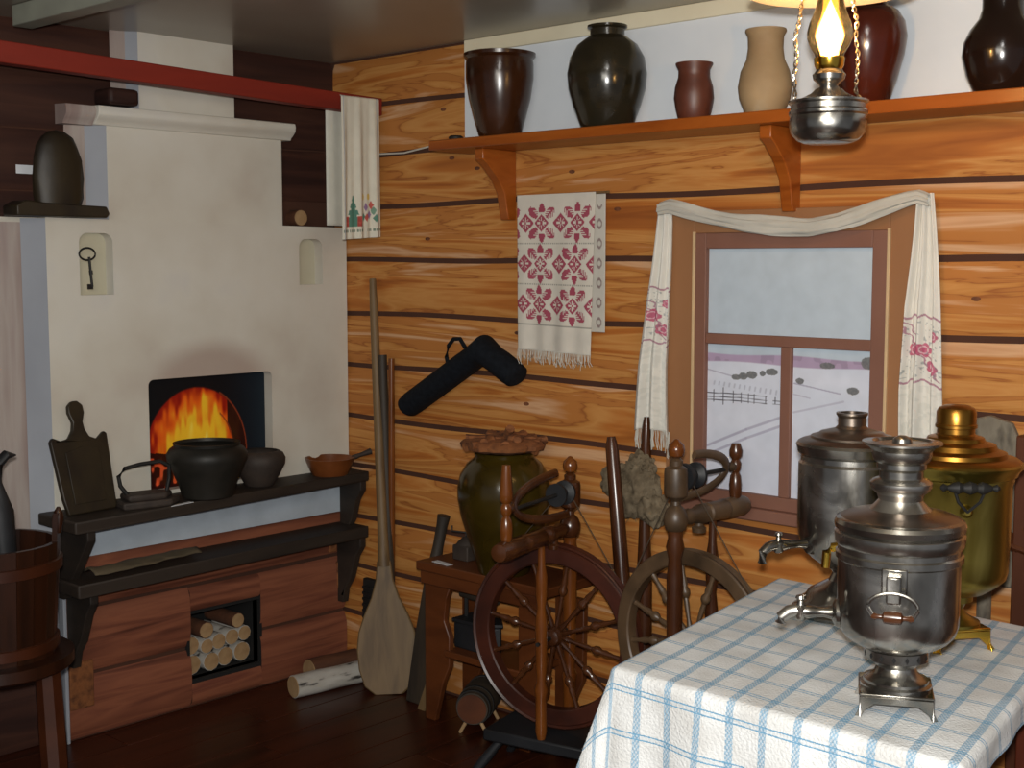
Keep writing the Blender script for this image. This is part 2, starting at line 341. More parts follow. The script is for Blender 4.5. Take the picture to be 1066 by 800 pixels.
def sm(e0, e1, x):
    t = np.clip((x - e0) / (e1 - e0), 0, 1); return t * t * (3 - 2 * t)
def vnoise(x, y, seed=0):
    xi = np.floor(x).astype(int); yi = np.floor(y).astype(int); xf = x - xi; yf = y - yi
    def h(a, b): return np.modf(np.abs(np.sin(a * 127.1 + b * 311.7 + seed * 74.7) * 43758.5453))[0]
    sx = xf * xf * (3 - 2 * xf); sy = yf * yf * (3 - 2 * yf)
    return (h(xi, yi) * (1 - sx) + h(xi + 1, yi) * sx) * (1 - sy) + (h(xi, yi + 1) * (1 - sx) + h(xi + 1, yi + 1) * sx) * sy

# ================================================================= SETTING
CEIL = 2.25
# floor of planks running along the window wall's depth
fl_root = struct(MB().box((-.3, -4.6, -.06), (5.2, .1, -.012)).build('floor', 'seam'))
for i in range(36):
    x0 = -.1 + i * .145
    if x0 > 4.9: break
    cuts = [-4.6, -3.1 - .5 * ((i * 37) % 5) / 5, -.45 - 1.0 * ((i * 53) % 7) / 7, .05]
    for a, b in zip(cuts[:-1], cuts[1:]):
        if b < -2.6 or (x0 > 3.3 and b < -1.6): continue
        MB().box((x0, a + .001, -.03), (x0 + .142, b - .001, 0)).build('plank', 'floor', fl_root, bevel=.0015)
# ceiling
struct(MB().box((-.3, -4.6, CEIL), (5.2, .1, CEIL + .05)).build('ceiling', 'ceil'))
struct(MB().box((.165, -1.31, CEIL - .06), (2.6, -1.25, CEIL)).build('trim_2', 'ceiltrim', bevel=.003))
# window wall
wb = struct(MB().box((-.02, .010, 0), (5.2, .1, CEIL)).build('wall_back', 'seam'))
def log(x0, x1, z0, z1, m, parent, axis='x', front=0., depth=.012, seed=0, wob=.004, g=.0028):
    n = max(4, int((x1 - x0) / .09)); k = 7; vs = []; fs = []
    for i in range(n + 1):
        x = x0 + (x1 - x0) * i / n
        a = z0 + g + wob * math.sin(x * 5.1 + seed * 1.7) * (0 if z0 < .01 else 1)
        b = z1 - g + wob * math.sin(x * 5.1 + (seed + 1) * 1.7) * (0 if z1 > CEIL - .01 else 1)
        for j in range(k):
            t = j / (k - 1); z = a + (b - a) * t; e = abs(2 * t - 1) ** 5
            off = -depth * (1 - e) + depth
            vs.append((x, front + off, z) if axis == 'x' else (front - off, x, z))
    for i in range(n):
        for j in range(k - 1):
            q = i * k + j; fs.append((q, q + k, q + k + 1, q + 1))
    vs += [((v[0], front + depth, v[2]) if axis == 'x' else (front - depth, v[1], v[2])) for v in (vs[0], vs[k - 1], vs[n * k], vs[n * k + k - 1])]
    return MB().add(vs, fs).build('log', m, parent, ang=60)
seams = [0, .2, .39, .577, .764, .95, 1.145, 1.332, 1.527, 1.72, 1.902, 2.076, CEIL]
logs = []
for i, (a, b) in enumerate(zip(seams[:-1], seams[1:])):
    logs.append(log(.0, .684 if a > 1.85 else 3.3, a, b, 'log', wb, seed=i))
for li, x, z in [(11, .58, 2.035), (10, .62, 1.87), (9, 1.15, 1.80), (9, 1.56, 1.64), (8, 2.30, 1.66), (8, 1.33, 1.68), (7, .92, 1.29), (5, .96, 1.06),
                 (9, .74, 1.83), (8, .5, 1.6), (6, 1.42, 1.05), (4, 1.02, .84), (7, 2.45, 1.43)]:
    mx = Matrix.Translation((x, -.0005, z)) @ Matrix.Scale(.5, 4, (0, 0, 1)) @ Matrix.Rotation(PI / 2, 4, 'X')
    p = min(range(12), key=lambda q: abs((seams[q] + seams[q + 1]) / 2 - z))
    MB().lathe([(.0, -.001), (.012, -.001), (.012, .0015), (0, .002)], 14, mx).build('knot', 'knot', logs[p])
MB().box((.684, -.002, 1.9), (5.2, .018, CEIL)).build('whitewashed_panel', 'whitewash', wb)
struct(MB().box((.69, -.012, 2.205), (5.2, -.002, CEIL)).build('trim_1', 'cream', bevel=.002))
# stove wall (left)
wl = struct(MB().box((-.3, -4.6, 0), (-.26, .02, CEIL)).box((-.26, -4.6, .7), (-.02, .02, CEIL)).box((-.26, -4.6, 0), (-.02, -1.16, .7))
            .box((-.26, -.02, 0), (-.02, .02, .7)).build('wall_left', 'seam', smooth=False))
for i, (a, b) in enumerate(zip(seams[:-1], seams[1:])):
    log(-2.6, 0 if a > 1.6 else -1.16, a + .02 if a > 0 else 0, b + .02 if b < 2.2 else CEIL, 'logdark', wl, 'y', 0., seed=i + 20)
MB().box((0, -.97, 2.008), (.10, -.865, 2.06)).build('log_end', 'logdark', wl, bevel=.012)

# ================================================================= WINDOW
win = struct(bpy.data.objects.new('window_1', None)); COL.objects.link(win); win.location = (1.9, 0, .8)
def wbx(name, m, x0, x1, z0, z1, y0, y1, bev=.002, parent=None):
    o = MB().box((x0 - 1.9, y0, z0 - .8), (x1 - 1.9, y1, z1 - .8)).build(name, m, parent or win, bevel=bev)
    return o
wbx('casing', 'tan', 1.535, 1.628, .80, 1.665, -.022, 0)
wbx('casing', 'tan', 2.228, 2.30, .80, 1.665, -.022, 0)
wbx('casing', 'tan', 1.628, 2.228, 1.602, 1.665, -.022, 0)
wbx('bead', 'bead', 1.624, 1.632, .84, 1.606, -.028, -.02, .001)
wbx('bead', 'bead', 2.224, 2.232, .84, 1.606, -.028, -.02, .001)
wbx('frame', 'sash', 1.632, 1.668, .86, 1.602, -.024, -.001)
wbx('frame', 'sash', 2.182, 2.224, .86, 1.602, -.024, -.001)
wbx('frame', 'sash', 1.668, 2.182, 1.558, 1.602, -.024, -.001)
wbx('frame', 'sash', 1.632, 2.224, .835, .872, -.024, -.001)
wbx('transom', 'sash', 1.668, 2.182, 1.288, 1.318, -.02, -.001)
wbx('mullion', 'sash', 1.915, 1.947, .872, 1.288, -.02, -.001)
wbx('sill', 'sash', 1.60, 2.26, .80, .835, -.045, 0, .004)
def view(u, v):
    X = 1.66 + u * .53; Z = .86 + v * .71
    sky = (176 + 6 * v, 190 + 4 * v, 204 + 0 * v); snow = (204 + 0 * v, 208 + 0 * v, 222 + 0 * v)
    hor = 1.262 + .003 * np.sin(X * 17)
    low = 1.237 + .003 * np.sin(X * 15)
    c = mixc(snow, (214, 218, 228), sm(.86, 1.1, Z) * .4)
    c = mixc(c, (186, 196, 212), .35 * vnoise(X * 9, Z * 30, 3))
    c = mixc(c, (168, 150, 176), sm(low - .002, low + .002, Z))
    c = mixc(c, (144, 128, 150), .6 * sm(low, low + .003, Z) * (vnoise(X * 60, Z * 50, 1) > .6))
    c = mixc(c, sky, sm(hor - .002, hor + .002, Z))
    def line(px, pz, qx, qz, w, col, a, c):
        t = np.clip(((X - px) * (qx - px) + (Z - pz) * (qz - pz)) / ((qx - px) ** 2 + (qz - pz) ** 2), 0, 1)
        d = np.hypot(X - px - t * (qx - px), Z - pz - t * (qz - pz))
        return mixc(c, col, a * (1 - sm(w * .6, w * 1.2, d)))
    tr = (160, 158, 178)
    c = line(1.66, .988, 1.80, 1.05, .004, tr, .8, c); c = line(1.80, 1.05, 1.914, 1.094, .004, tr, .7, c); c = line(1.95, 1.11, 2.1, 1.15, .003, tr, .5, c)
    c = line(1.66, .962, 1.80, 1.025, .004, tr, .8, c); c = line(1.80, 1.025, 1.914, 1.07, .004, tr, .7, c)
    c = line(1.95, 1.19, 2.09, 1.17, .002, tr, .9, c); c = line(1.66, 1.215, 1.75, 1.198, .002, tr, .8, c); c = line(1.95, 1.16, 2.0, 1.152, .002, tr, .6, c)
    for k in range(14):
        gx = 1.69 + k * .017; c = line(gx, 1.172 - k * .0014, gx + .002, 1.180 - k * .0012, .003, (160, 162, 178), .6, c)
    for zz in (1.126, 1.135, 1.146):
        c = line(1.665, zz, 1.78, zz + .003, .0015, (76, 74, 82), .95, c); c = line(1.78, zz + .003, 1.865, zz + .001, .0012, (86, 84, 92), .8, c)
        c = line(1.885, zz + .002, 1.912, zz + .002, .0012, (86, 84, 92), .8 if zz < 1.14 else 0, c)
    for px_, h in ((1.69, .034), (1.722, .048), (1.755, .034), (1.782, .028), (1.806, .026), (1.824, .026), (1.862, .020), (1.892, .018)):
        c = line(px_, 1.137 - h * .45, px_, 1.137 + h * .55, .0016, (76, 74, 82), .95, c)
    for bx, bz, rx, rz in ((1.765, 1.196, .016, .008), (1.787, 1.200, .015, .010), (1.815, 1.205, .018, .011), (1.850, 1.211, .010, .008),
                           (1.880, 1.217, .020, .010), (1.968, 1.197, .013, .008), (2.127, 1.180, .018, .010), (2.05, 1.243, .022, .009), (2.17, 1.256, .022, .016)):
        d = np.hypot((X - bx) / rx, (Z - bz) / rz) ** 3 + .5 * (vnoise(X * 200, Z * 200, 5) - .5)
        c = mixc(c, (96 + 22 * vnoise(X * 220, Z * 220, 2), 98 + 20 * vnoise(X * 220, Z * 220, 2), 100 + 18 * vnoise(X * 220, Z * 220, 2)), .92 * (1 - sm(.85, 1.15, d)))
    return c
sheet('landscape_painting', 'painting', lambda u, v: (1.66 + u * .53 - 1.9, -.006 + 0 * u, .86 + v * .71 - .8), 330, 440, view, win)

# embroidered swag over the window
def towel_white(u, v): return (214 + 0 * u, 211 + 0 * u, 202 + 0 * u)
sw = thing('window_towel', 'long white embroidered towel draped as a swag over the painted window', 'towel', (1.9, -.03, 1.0))
def swag():
    n = 60; k = 36; vs = []; fs = []
    for i in range(n + 1):
        t = i / n; x = 1.535 + t * (2.30 - 1.535)
        x = 1.522 + t * (2.345 - 1.522); z = float(np.interp(x, [1.52, 1.56, 1.64, 1.72, 1.82, 1.906, 2.022, 2.10, 2.161, 2.22, 2.286, 2.32, 2.345], [1.672, 1.680, 1.662, 1.643, 1.626, 1.617, 1.611, 1.622, 1.638, 1.658, 1.676, 1.682, 1.672]))
        y = -.022 - .012 * math.sin(PI * t)
        h = .017 + .006 * math.sin(PI * t) + .002 * math.sin(t * 17)
        for j in range(k):
            a = 2 * PI * j / k; f = 1 + .13 * math.sin(6 * a + t * 7) + .06 * math.sin(11 * a - t * 13)
            vs.append((x - 1.9, y + .012 * f * math.cos(a), z + h * f * math.sin(a) - 1.0))
    for i in range(n):
        for j in range(k):
            q = (j + 1) % k; fs.append((i * k + j, i * k + q, (i + 1) * k + q, (i + 1) * k + j))
    return MB().add(vs, fs).build('swag', 'fringe', sw)
swag()
def flower(X, Z, cx, cz, r, c, col=(176, 74, 104)):
    dx = X - cx; dz = Z - cz; R = np.hypot(dx, dz) / r; A = np.arctan2(dz, dx)
    pet = (.72 + .28 * np.abs(np.cos(A * 2.5)))
    c = mixc(c, col, .8 * (R < pet)); c = mixc(c, (222, 200, 200), .8 * ((R > .42) & (R < .56))); return c
def tail_col(side):
    def f(u, v):
        X = u * .11; Z = v * .70
        c = towel_white(u, v)
        d0 = .26 if side < 0 else .31
        for zz in (d0, d0 + .165):
            c = mixc(c, (150, 100, 120), .75 * (np.abs(Z - zz - .004 * np.sin(X * 190)) < .0028))
        inb = (Z > d0 + .01) & (Z < d0 + .155)
        # diagonal scroll lines
        for o in (0, .024):
            w = X * 1.5 + o - (Z - d0 - .005) * 1.05
            c = mixc(c, (150, 96, 116), .7 * inb * (np.abs(w - .006 * np.sin(Z * 230)) < .0042))
        c = flower(X, Z, .030, d0 + .085, .021, c); c = flower(X, Z, .058, d0 + .085, .019, c)
        c = flower(X, Z, .082, d0 + .125, .019, c); c = flower(X, Z, .088, d0 + .045, .014, c)
        lf = inb & (vnoise(X * 260, Z * 200, 9) > .80)
        c = mixc(c, (110, 120, 124), .5 * lf)
        low = Z > d0 + .175
        c = mixc(c, (190, 190, 182), .35 * low * (vnoise(X * 130, Z * 130, 4) > .55))
        return c
    return f
def tail(side, pts):
    # pts: list of (t, xleft, xright) ; z from ztop to zbot
    zt, zb = (1.69, 1.02) if side < 0 else (1.69, .99)
    T = [p[0] for p in pts]; Lx = [p[1] for p in pts]; Rx = [p[2] for p in pts]
    def P(u, v):
        xl = np.interp(v, T, Lx); xr = np.interp(v, T, Rx)
        amp = .006 + .010 * v
        y = -.012 - amp * np.sin(u * 2 * PI * 2.2 + 1.3 * side + v * 1.5) - .004 * np.sin(u * 31 + v * 3)
        z = zt + (zb - zt) * v + .012 * np.sin(u * 4) * v
        return (xl + (xr - xl) * u + .006 * np.sin(v * 5) - 1.9, y, z - 1.0)
    o = sheet('tail', 'cloth', P, 70, 380, tail_col(side), sw, .002)
    fr = MB(); xl, xr = Lx[-1], Rx[-1]
    for k in range(60):
        u = k / 59; x = xl + (xr - xl) * u - 1.9; z0 = zb + .012 * math.sin(u * 4) - 1.0
        y = -.012 - .016 * math.sin(u * 2 * PI * 2.2 + 1.3 * side + 1.5) - .004 * math.sin(u * 31 + 3)
        l = .045 + .02 * random.random()
        fr.tube([(x, y, z0 + .004), (x + random.uniform(-.003, .003), y - .003, z0 - l * .5), (x + random.uniform(-.005, .005), y, z0 - l)], .0011, 4)
    f = fr.build('fringe', 'fringe', sw); f['kind'] = 'stuff'
tail(-1, [(0, 1.516, 1.556), (.08, 1.505, 1.558), (.4, 1.470, 1.552), (.7, 1.449, 1.557), (1, 1.442, 1.572)])
tail(1, [(0, 2.312, 2.352), (.1, 2.306, 2.358), (.4, 2.284, 2.374), (.7, 2.282, 2.390), (1, 2.290, 2.405)])

# ================================================================= STOVE
stove = thing('russian_stove', 'whitewashed stove with hood, chimney and log base against the dark log wall', 'stove', (0, -.6, 0))
SY = -.6
def sv(mb, name, m, parent=stove, **k):
    mb.v = [(x, y - SY, z) for x, y, z in mb.v]; return mb.build(name, m, parent, **k)
def roundrect(y0, y1, z0, z1, r, top=True):
    p = [(y0, z0), (y1, z0)]
    for k in range(7): a = k / 6 * PI / 2; p.append((y1 - r + r * math.cos(a), z1 - r + r * math.sin(a)))
    for k in range(7): a = PI / 2 + k / 6 * PI / 2; p.append((y0 + r + r * math.cos(a), z1 - r + r * math.sin(a)))
    return p
niche1 = roundrect(-1.072, -.957, 1.418, 1.610, .03); niche2 = roundrect(-.222, -.117, 1.440, 1.602, .03)
mouth = roundrect(-.843, -.351, .77, 1.139, .02)
outer = [(-1.18, .69), (-.004, .69), (-.004, 1.645), (-1.18, 1.655)]
def holed(mb, x, outer, holes, depth):
    loops = [outer] + holes; vs = []; 
    for lp in loops: vs += [(x, a, b) for a, b in lp]
    tri = tessellate_polygon([[Vector((a, b, 0)) for a, b in lp] for lp in loops]); mb.add(vs, [tuple(t) for t in tri])
    for lp in holes:
        n = len(lp); A = [(x, a, b) for a, b in lp]; B_ = [(x - depth, a, b) for a, b in lp]
        mb.add(A + B_, [(i, (i + 1) % n, n + (i + 1) % n, n + i) for i in range(n)])
mb = MB(); holed(mb, .07, outer, [niche1, niche2, mouth], .045)
n = 4; A = [(.07, a, b) for a, b in outer]; Bq = [(-.0, a, b) for a, b in outer]
mb.add(A + Bq, [(i, (i + 1) % n, n + (i + 1) % n, n + i) for i in range(n)])
body = sv(mb, 'body', 'plaster', smooth=False)
for nn in (niche1, niche2):
    sv(MB().prism(nn, (.02, 0, 0), (0, 1, 0), (0, 0, 1), (.006, 0, 0)), 'niche_back', 'plaster2', smooth=False)
def slant(name, m, pts, z0, z1, parent=stove):
    """vertical wall strip following plan points (x,y)"""
    vs = [(x, y, z0) for x, y in pts] + [(x, y, z1) for x, y in pts]; k = len(pts)
    vs += [(0 - .005, y, z0) for x, y in (pts[0], pts[-1])]
    return sv(MB().add(vs[:2 * k], [(i, i + 1, k + i + 1, k + i) for i in range(k - 1)]), name, m, parent, smooth=False)
slant('side_stripe', 'greypaint', [(.07, -1.18), (.02, -1.235)], .3, 1.652)
slant('side_return', 'pinkpaint', [(.02, -1.235), (.012, -1.36)], .3, 1.648)
sv(MB().box((0, -1.36, 1.64), (.02, -1.18, 1.655)), 'side_cap', 'plaster')
# hood
sv(MB().prism([(0, -.925), (.05, -.958), (.05, -.275), (0, -.275)], (0, 0, 1.64), (1, 0, 0), (0, 1, 0), (0, 0, .34)), 'hood', 'plaster', bevel=.004)
slant('hood_stripe', 'greypaint', [(.052, -.958), (.02, -1.015)], 1.655, 1.97)
slant('hood_return', 'pinkpaint', [(.02, -1.015), (.004, -1.075)], 1.655, 1.97)
mb = MB(); prof = [(.0, 1.945), (.056, 1.945), (.062, 1.955), (.072, 1.962), (.085, 1.975), (.088, 1.99), (.084, 2.003), (.0, 2.006)]
mb.prism([(a, b) for a, b in prof], (0, -1.0, 0), (1, 0, 0), (0, 0, 1), (0, .76, 0)); sv(mb, 'cornice', 'plaster', bevel=.003)
mb = MB(); mb.prism([(a * .8, b - .002) for a, b in prof], (0, -1.10, 0), (1, 0, 0), (0, 0, 1), (0, .1, 0)); sv(mb, 'cornice_return', 'pinkpaint')
# chimney
sv(MB().box((0, -.835, 2.0), (.045, -.47, CEIL)), 'chimney', 'plaster')
slant('chimney_stripe', 'greypaint', [(.046, -.835), (.02, -.865)], 2.0, CEIL)
slant('chimney_return', 'pinkpaint', [(.02, -.865), (.004, -.91)], 2.0, CEIL)
# mouth picture
def fire(u, v):
    x = u * .49; z = v * .37      # metres
    nz = lambda a, b, s: vnoise(a, b, s)
    c = (10 + 8 * u + 0 * v, 14 + 16 * sm(.55, 1, u), 18 + 22 * sm(.55, 1, u))
    cx, cz = .205, .10
    A = np.hypot((x - cx) / .205, (z - cz) / .235)
    inside = (1 - sm(.96, 1.0, A))
    f = nz(x * 38, z * 11 + 2 * nz(x * 14, z * 8, 3), 1) * .6 + nz(x * 85, z * 24, 2) * .4
    heat = 1.25 - A * .75 + (f - .5) * .5 - .35 * sm(.02, .0, z)
    red = (150, 26, 10); org = (232, 96, 20); yel = (250, 196, 44); hot = (255, 236, 110)
    fc = mixc((60 + 0 * u, 12 + 0 * u, 8 + 0 * u), red, sm(.25, .45, heat)); fc = mixc(fc, org, sm(.45, .66, heat)); fc = mixc(fc, yel, sm(.62, .85, heat)); fc = mixc(fc, hot, sm(.95, 1.15, heat))
    c = mixc(c, fc, inside)
    # coals and charred logs
    cl = (z < .11 + .05 * nz(x * 22, 0 * z, 7) - .12 * np.abs(x - .19) ) & (A < 1.0)
    cc = mixc((40 + 0 * u, 12 + 0 * u, 8 + 0 * u), (240, 90, 50), sm(.55, .8, nz(x * 60, z * 60, 8)))
    c = mixc(c, cc, .9 * cl)
    sh = (A > .72) & (A < .98) & (x > .33); c = mixc(c, (28, 12, 8), .85 * sh)
    for rr in (.735, .99): c = mixc(c, (150, 60, 30), .8 * (np.abs(A - rr) < .012) * (x > .3))
    return c
sheet('fire_picture', 'print', lambda u, v: (.028 + 0 * u, -.842 + u * .49 - SY, .77 + v * .368), 300, 230, fire, stove)
# white painted strip and log base
sv(MB().box((0, -1.14, .595), (.065, -.004, .69)), 'painted_strip', 'stripe')
def blog(y0, y1, z0, z1, seed):
    o = log(y0, y1, z0, z1, 'logred', stove, 'y', .048, .016, seed, .0015, .0062); o.name = 'base_log'; o.location = (0, -SY, 0); return o
blog(-1.14, -.004, .425, .60, 1)
blog(-1.14, -.69, .21, .425, 2); blog(-.40, -.004, .21, .425, 3)
blog(-1.14, -.69, .0, .21, 4); blog(-.40, -.004, .0, .21, 5)
blog(-.69, -.40, .0, .095, 6); blog(-.69, -.40, .325, .425, 7)
mb = MB()
for a, b in (((-.0, -1.14, 0), (.026, -.69, .6)), ((0, -.4, 0), (.026, -.004, .6)), ((0, -.69, 0), (.026, -.4, .095)), ((0, -.69, .325), (.026, -.4, .6))): mb.box(a, b)
sv(mb, 'base_core', 'seam', smooth=False)
sv(MB().box((-.22, -.69, .08), (.04, -.4, .095)).box((-.22, -.69, .325), (.04, -.4, .335)).box((-.22, -.7, .08), (.04, -.69, .335)).box((-.22, -.4, .08), (.04, -.39, .335)).box((-.23, -.7, .08), (-.22, -.39, .335)),
   'firewood_niche', 'black', smooth=False)
for y0, y1, z0, z1 in ((-1.138, -1.055, .105, .258), (-1.138, -1.06, .36, .415), (-.05, -.006, .30, .40), (-.085, -.05, .44, .475), (-.04, -.01, .49, .54)):
    sv(MB().box((.03, y0, z0), (.052, y1, z1)), 'log_end', 'bark', bevel=.004)
sv(MB().box((0, -1.152, 0), (.05, -1.14, .6)), 'base_edge', 'greypaint', bevel=.003)

# benches across the stove front
def bracket(root, y, z0, h, w, ox):
    p = [(0, 0), (w, 0), (w, -.035), (w - .03, -.075), (w * .55, -h * .62), (w * .3, -h * .8), (.03, -h), (0, -h)]
    return p
def bench(name, label, yl, xl, yr, xr, ztop, th, bh, xb):
    r = thing(name, label, 'shelf', (xb, -.6, ztop - th))
    mb = MB(); pl = [(xb, yl), (xl, yl), (xr, yr), (xb, yr)]
    mb.prism([(a - xb, b + .6) for a, b in pl], (0, 0, 0), (1, 0, 0), (0, 1, 0), (0, 0, th)); mb.build('shelf_board', 'bench', r, bevel=.006)
    for y, w in ((yl + .06, xl - xb - .04), (yr - .035, xr - xb - .01)):
        MB().prism(bracket(r, y, 0, bh, w, 0), (0, y + .6, 0), (1, 0, 0), (0, 0, 1), (0, .028, 0)).build('bracket', 'bench', r, bevel=.004)
    return r
BZ = .757
bench('stove_bench', 'dark wooden bench shelf holding pots under the stove mouth', -1.235, .292, -.012, .195, BZ, .036, .24, .066)
bench('lower_stove_shelf', 'lower dark wooden shelf along the log base of the stove', -1.20, .235, -.012, .19, .552, .042, .26, .047)

# things on the stove
k = MB(); pts = []
for i in range(25):
    a = 2 * PI * i / 24; pts.append((.0, -.004 + .027 * math.cos(a), .113 + .019 * math.sin(a)))
k.tube(pts, .0030, 8); k.tube([(0, .002, .104), (0, .006, .05), (0, .010, .012)], .0042, 8); k.box((-.002, -.006, .004), (.002, .012, .02)); k.tube([(0, .006, .062), (0, .007, .05)], .006, 8)
t = k.build('key', 'iron', loc=(.077, -1.045, 1.432)); tag(t, 'black iron key hanging over the upper left stove niche', 'key')
st = thing('distaff_block', 'dark rough carved block standing on a flat board on the stove ledge', 'block', (.09, -1.150, 1.656))
MB().prism([(-.15, 0), (.14, 0), (.15, .012), (.14, .034), (.06, .036), (-.06, .040), (-.12, .046), (-.15, .03)], (-.045, 0, 0), (0, 1, 0), (0, 0, 1), (.09, 0, 0)).build('base_board', 'boardwood', st, bevel=.004)
MB().lathe([(.070, .03), (.078, .06), (.080, .12), (.076, .17), (.066, .21), (.05, .238), (.028, .254), (0, .26)], 24, Matrix.Translation((0, .005, 0)) @ Matrix.Scale(.45, 4, (1, 0, 0)),
           lobes=lambda a, z: .06 * noise.noise(Vector((3 * math.cos(a), 3 * math.sin(a), z * 40))) * 2).build('carved_block', 'boardwood', st)
lg = thing('round_log_end', 'short round log with pale sawn end on the stove ledge by the towel', 'log', (.03, -.205, 1.647))
MB().rod((-.02, 0, .030), (.03, 0, .030), .029, 20).build('bark', 'brownbark', lg)
MB().rod((.0301, 0, .030), (.033, 0, .030), .027, 20).build('sawn_end', 'birchend', lg)
for i, (y, z, x) in enumerate(((-1.215, 1.785, .022),)):
    o = MB().box((0, -.028, 0), (.0015, .04, .026)).build('paper_label', 'paper', loc=(x, y, z)); tag(o, 'small white paper label on the dark logs left of the carved block', 'label')
o = MB().box((0, -.02, 0), (.0015, .01, .035)).build('paper_label', 'paper', loc=(.022, -1.345, 1.315)); tag(o, 'small white paper label at far left edge of the stove side', 'label')

# chopping board leaning on the stove
cb = thing('chopping_board', 'dark carved wooden board with round handle leaning on the stove front', 'board', (.17, -1.12, BZ), 0)
bp = [(-.092, 0), (.095, 0), (.102, .01), (.088, .215)]
hp = [(.098, .236), (.088, .244), (.060, .222), (.035, .232), (.022, .258), (.02, .28), (.030, .308), (.028, .332), (.012, .346), (-.008, .346), (-.024, .332), (-.026, .31), (-.016, .28), (-.022, .256), (-.040, .232), (-.068, .228), (-.094, .24), (-.104, .228)]
pl = [(-.080, 0), (.085, 0), (.092, .01)] + hp + [(-.09, .05)]
tilt = Vector((-.26, 0, .965)).normalized()
MB().prism(pl, (0, 0, .0), (-.10, .995, 0), tilt, (.018, 0, .004)).build('board', 'boardwood', cb, bevel=.004)
MB().prism([(-.055, .03), (.055, .03), (.06, .19), (0, .205), (-.06, .19)], (.0185, 0, .004), (-.10, .995, 0), tilt, (.003, 0, 0)).build('carved_panel', 'boardwood', cb, bevel=.002)

# iron with bent handle (flat griddle iron)
ir = thing('flat_iron_press', 'dusty old iron with a bent wire handle beside the chopping board', 'iron', (.195, -.935, BZ), math.radians(80))
MB().prism([(-.095, -.05), (.06, -.055), (.11, 0), (.06, .055), (-.095, .05)], (0, 0, 0), (1, 0, 0), (0, 1, 0), (0, 0, .022)).build('sole_plate', 'rust', ir, bevel=.006)
MB().prism([(-.075, -.04), (.05, -.04), (.085, 0), (.05, .04), (-.075, .04)], (0, 0, .022), (1, 0, 0), (0, 1, 0), (0, 0, .02)).build('body', 'rust', ir, bevel=.008)
MB().tube([(-.06, 0, .035), (-.085, 0, .07), (-.09, 0, .10), (-.07, 0, .123), (-.02, 0, .132), (.045, 0, .136), (.075, 0, .12), (.075, 0, .08), (.065, 0, .04)], .0065, 10).build('handle', 'iron', ir)
o = MB().prism([(0, 0), (.09, .012), (.085, .03), (.02, .012)], (0, 0, 0), (0, 1, 0), (-1, 0, 0), (0, 0, .002)).build('paper_scrap', 'paper', loc=(.275, -.90, BZ)); tag(o, 'scrap of white paper on the stove bench in front of the iron', 'paper')

def pot(name, label, cat, loc, prof, m, seg=40, wall=.006, inner=None, group=None):
    n = len(prof); ins = [(max(r - wall, .001), z) for r, z in reversed(prof[1:])] + [(0.0005, prof[0][1] + wall)]
    r = MB().lathe([(0.0005, prof[0][1])] + prof + ins, seg).build(name, m, loc=loc); tag(r, label, cat, group); return r
def P_(l): return l
pot('cast_iron_pot', 'large black cast iron pot in front of the fire', 'pot', (.218, -.725, BZ), [(.062, 0), (.082, .006), (.094, .05), (.112, .09), (.128, .125), (.130, .145), (.120, .162), (.106, .172), (.108, .182)], 'castiron')
pot('small_clay_pot', 'small squat dark brown pot right of the large cast iron pot', 'pot', (.150, -.47, BZ), [(.045, 0), (.05, .004), (.07, .04), (.088, .075), (.09, .095), (.082, .112), (.068, .12)], 'rust')
pn = thing('frying_pan', 'shallow orange clay pan with short dark handle on the bench end', 'pan', (.152, -.162, BZ))
MB().lathe([(.0005, 0), (.062, 0), (.074, .02), (.090, .062), (.086, .062), (.07, .022), (.058, .008), (.0005, .007)], 36).build('bowl', 'copper', pn)
MB().rod((.035, .078, .057), (.058, .145, .075), [(.009, 0), (.0075, .4), (.010, .8), (.012, 1)], 10).build('handle', 'rust', pn)
bk = MB(); 
vs = []; fs = []; nn = 30
for i in range(nn + 1):
    y = -.2 + .4 * i / nn
    for j in range(7):
        x = -.045 + .09 * j / 6; z = .012 + .014 * math.cos(j / 6 * PI - PI / 2) + .006 * noise.noise(Vector((y * 20, x * 30, 1)))
        w = 1 - .5 * abs(i / nn - .4) ; vs.append((x * w - .012 * math.sin(y * 9), y, max(.003, z)))
for i in range(nn):
    for j in range(6): q = i * 7 + j; fs.append((q, q + 7, q + 8, q + 1))
bk = MB().add(vs, fs).build('bark_strip', 'greybark', loc=(.155, -.925, .5535)); tag(bk, 'curled grey-brown strip of bark on the lower stove shelf', 'bark')
sd = bk.modifiers.new('t', 'SOLIDIFY'); sd.thickness = .004; sd.offset = 1

# firewood in the niche
fw = [(-.650, .131, .035, 'bottom left'), (-.578, .129, .033, 'bottom row, second from left'), (-.510, .130, .034, 'bottom row, third from left'), (-.438, .131, .035, 'bottom right'),
      (-.654, .199, .033, 'second row left'), (-.600, .190, .026, 'second row, next to left'), (-.545, .194, .029, 'middle of the pile'), (-.486, .196, .029, 'second row right of middle'), (-.430, .198, .027, 'second row right'),
      (-.600, .246, .029, 'topmost left'), (-.455, .248, .027, 'topmost right')]
for y, z, r, w in fw:
    f = thing('firewood', 'round firewood stick with sawn end at ' + w + ' of stove niche', 'firewood', (-.04 + random.uniform(-.02, .015), y, z - r), 0, 'firewood in the stove niche')
    MB().rod((-.13, 0, r), (.04, 0, r), r, 12).build('bark', 'birchbark' if random.random() < .4 else 'brownbark', f)
    MB().rod((.0401, 0, r), (.042, 0, r), r * .93, 12).build('sawn_end', 'birchend', f)
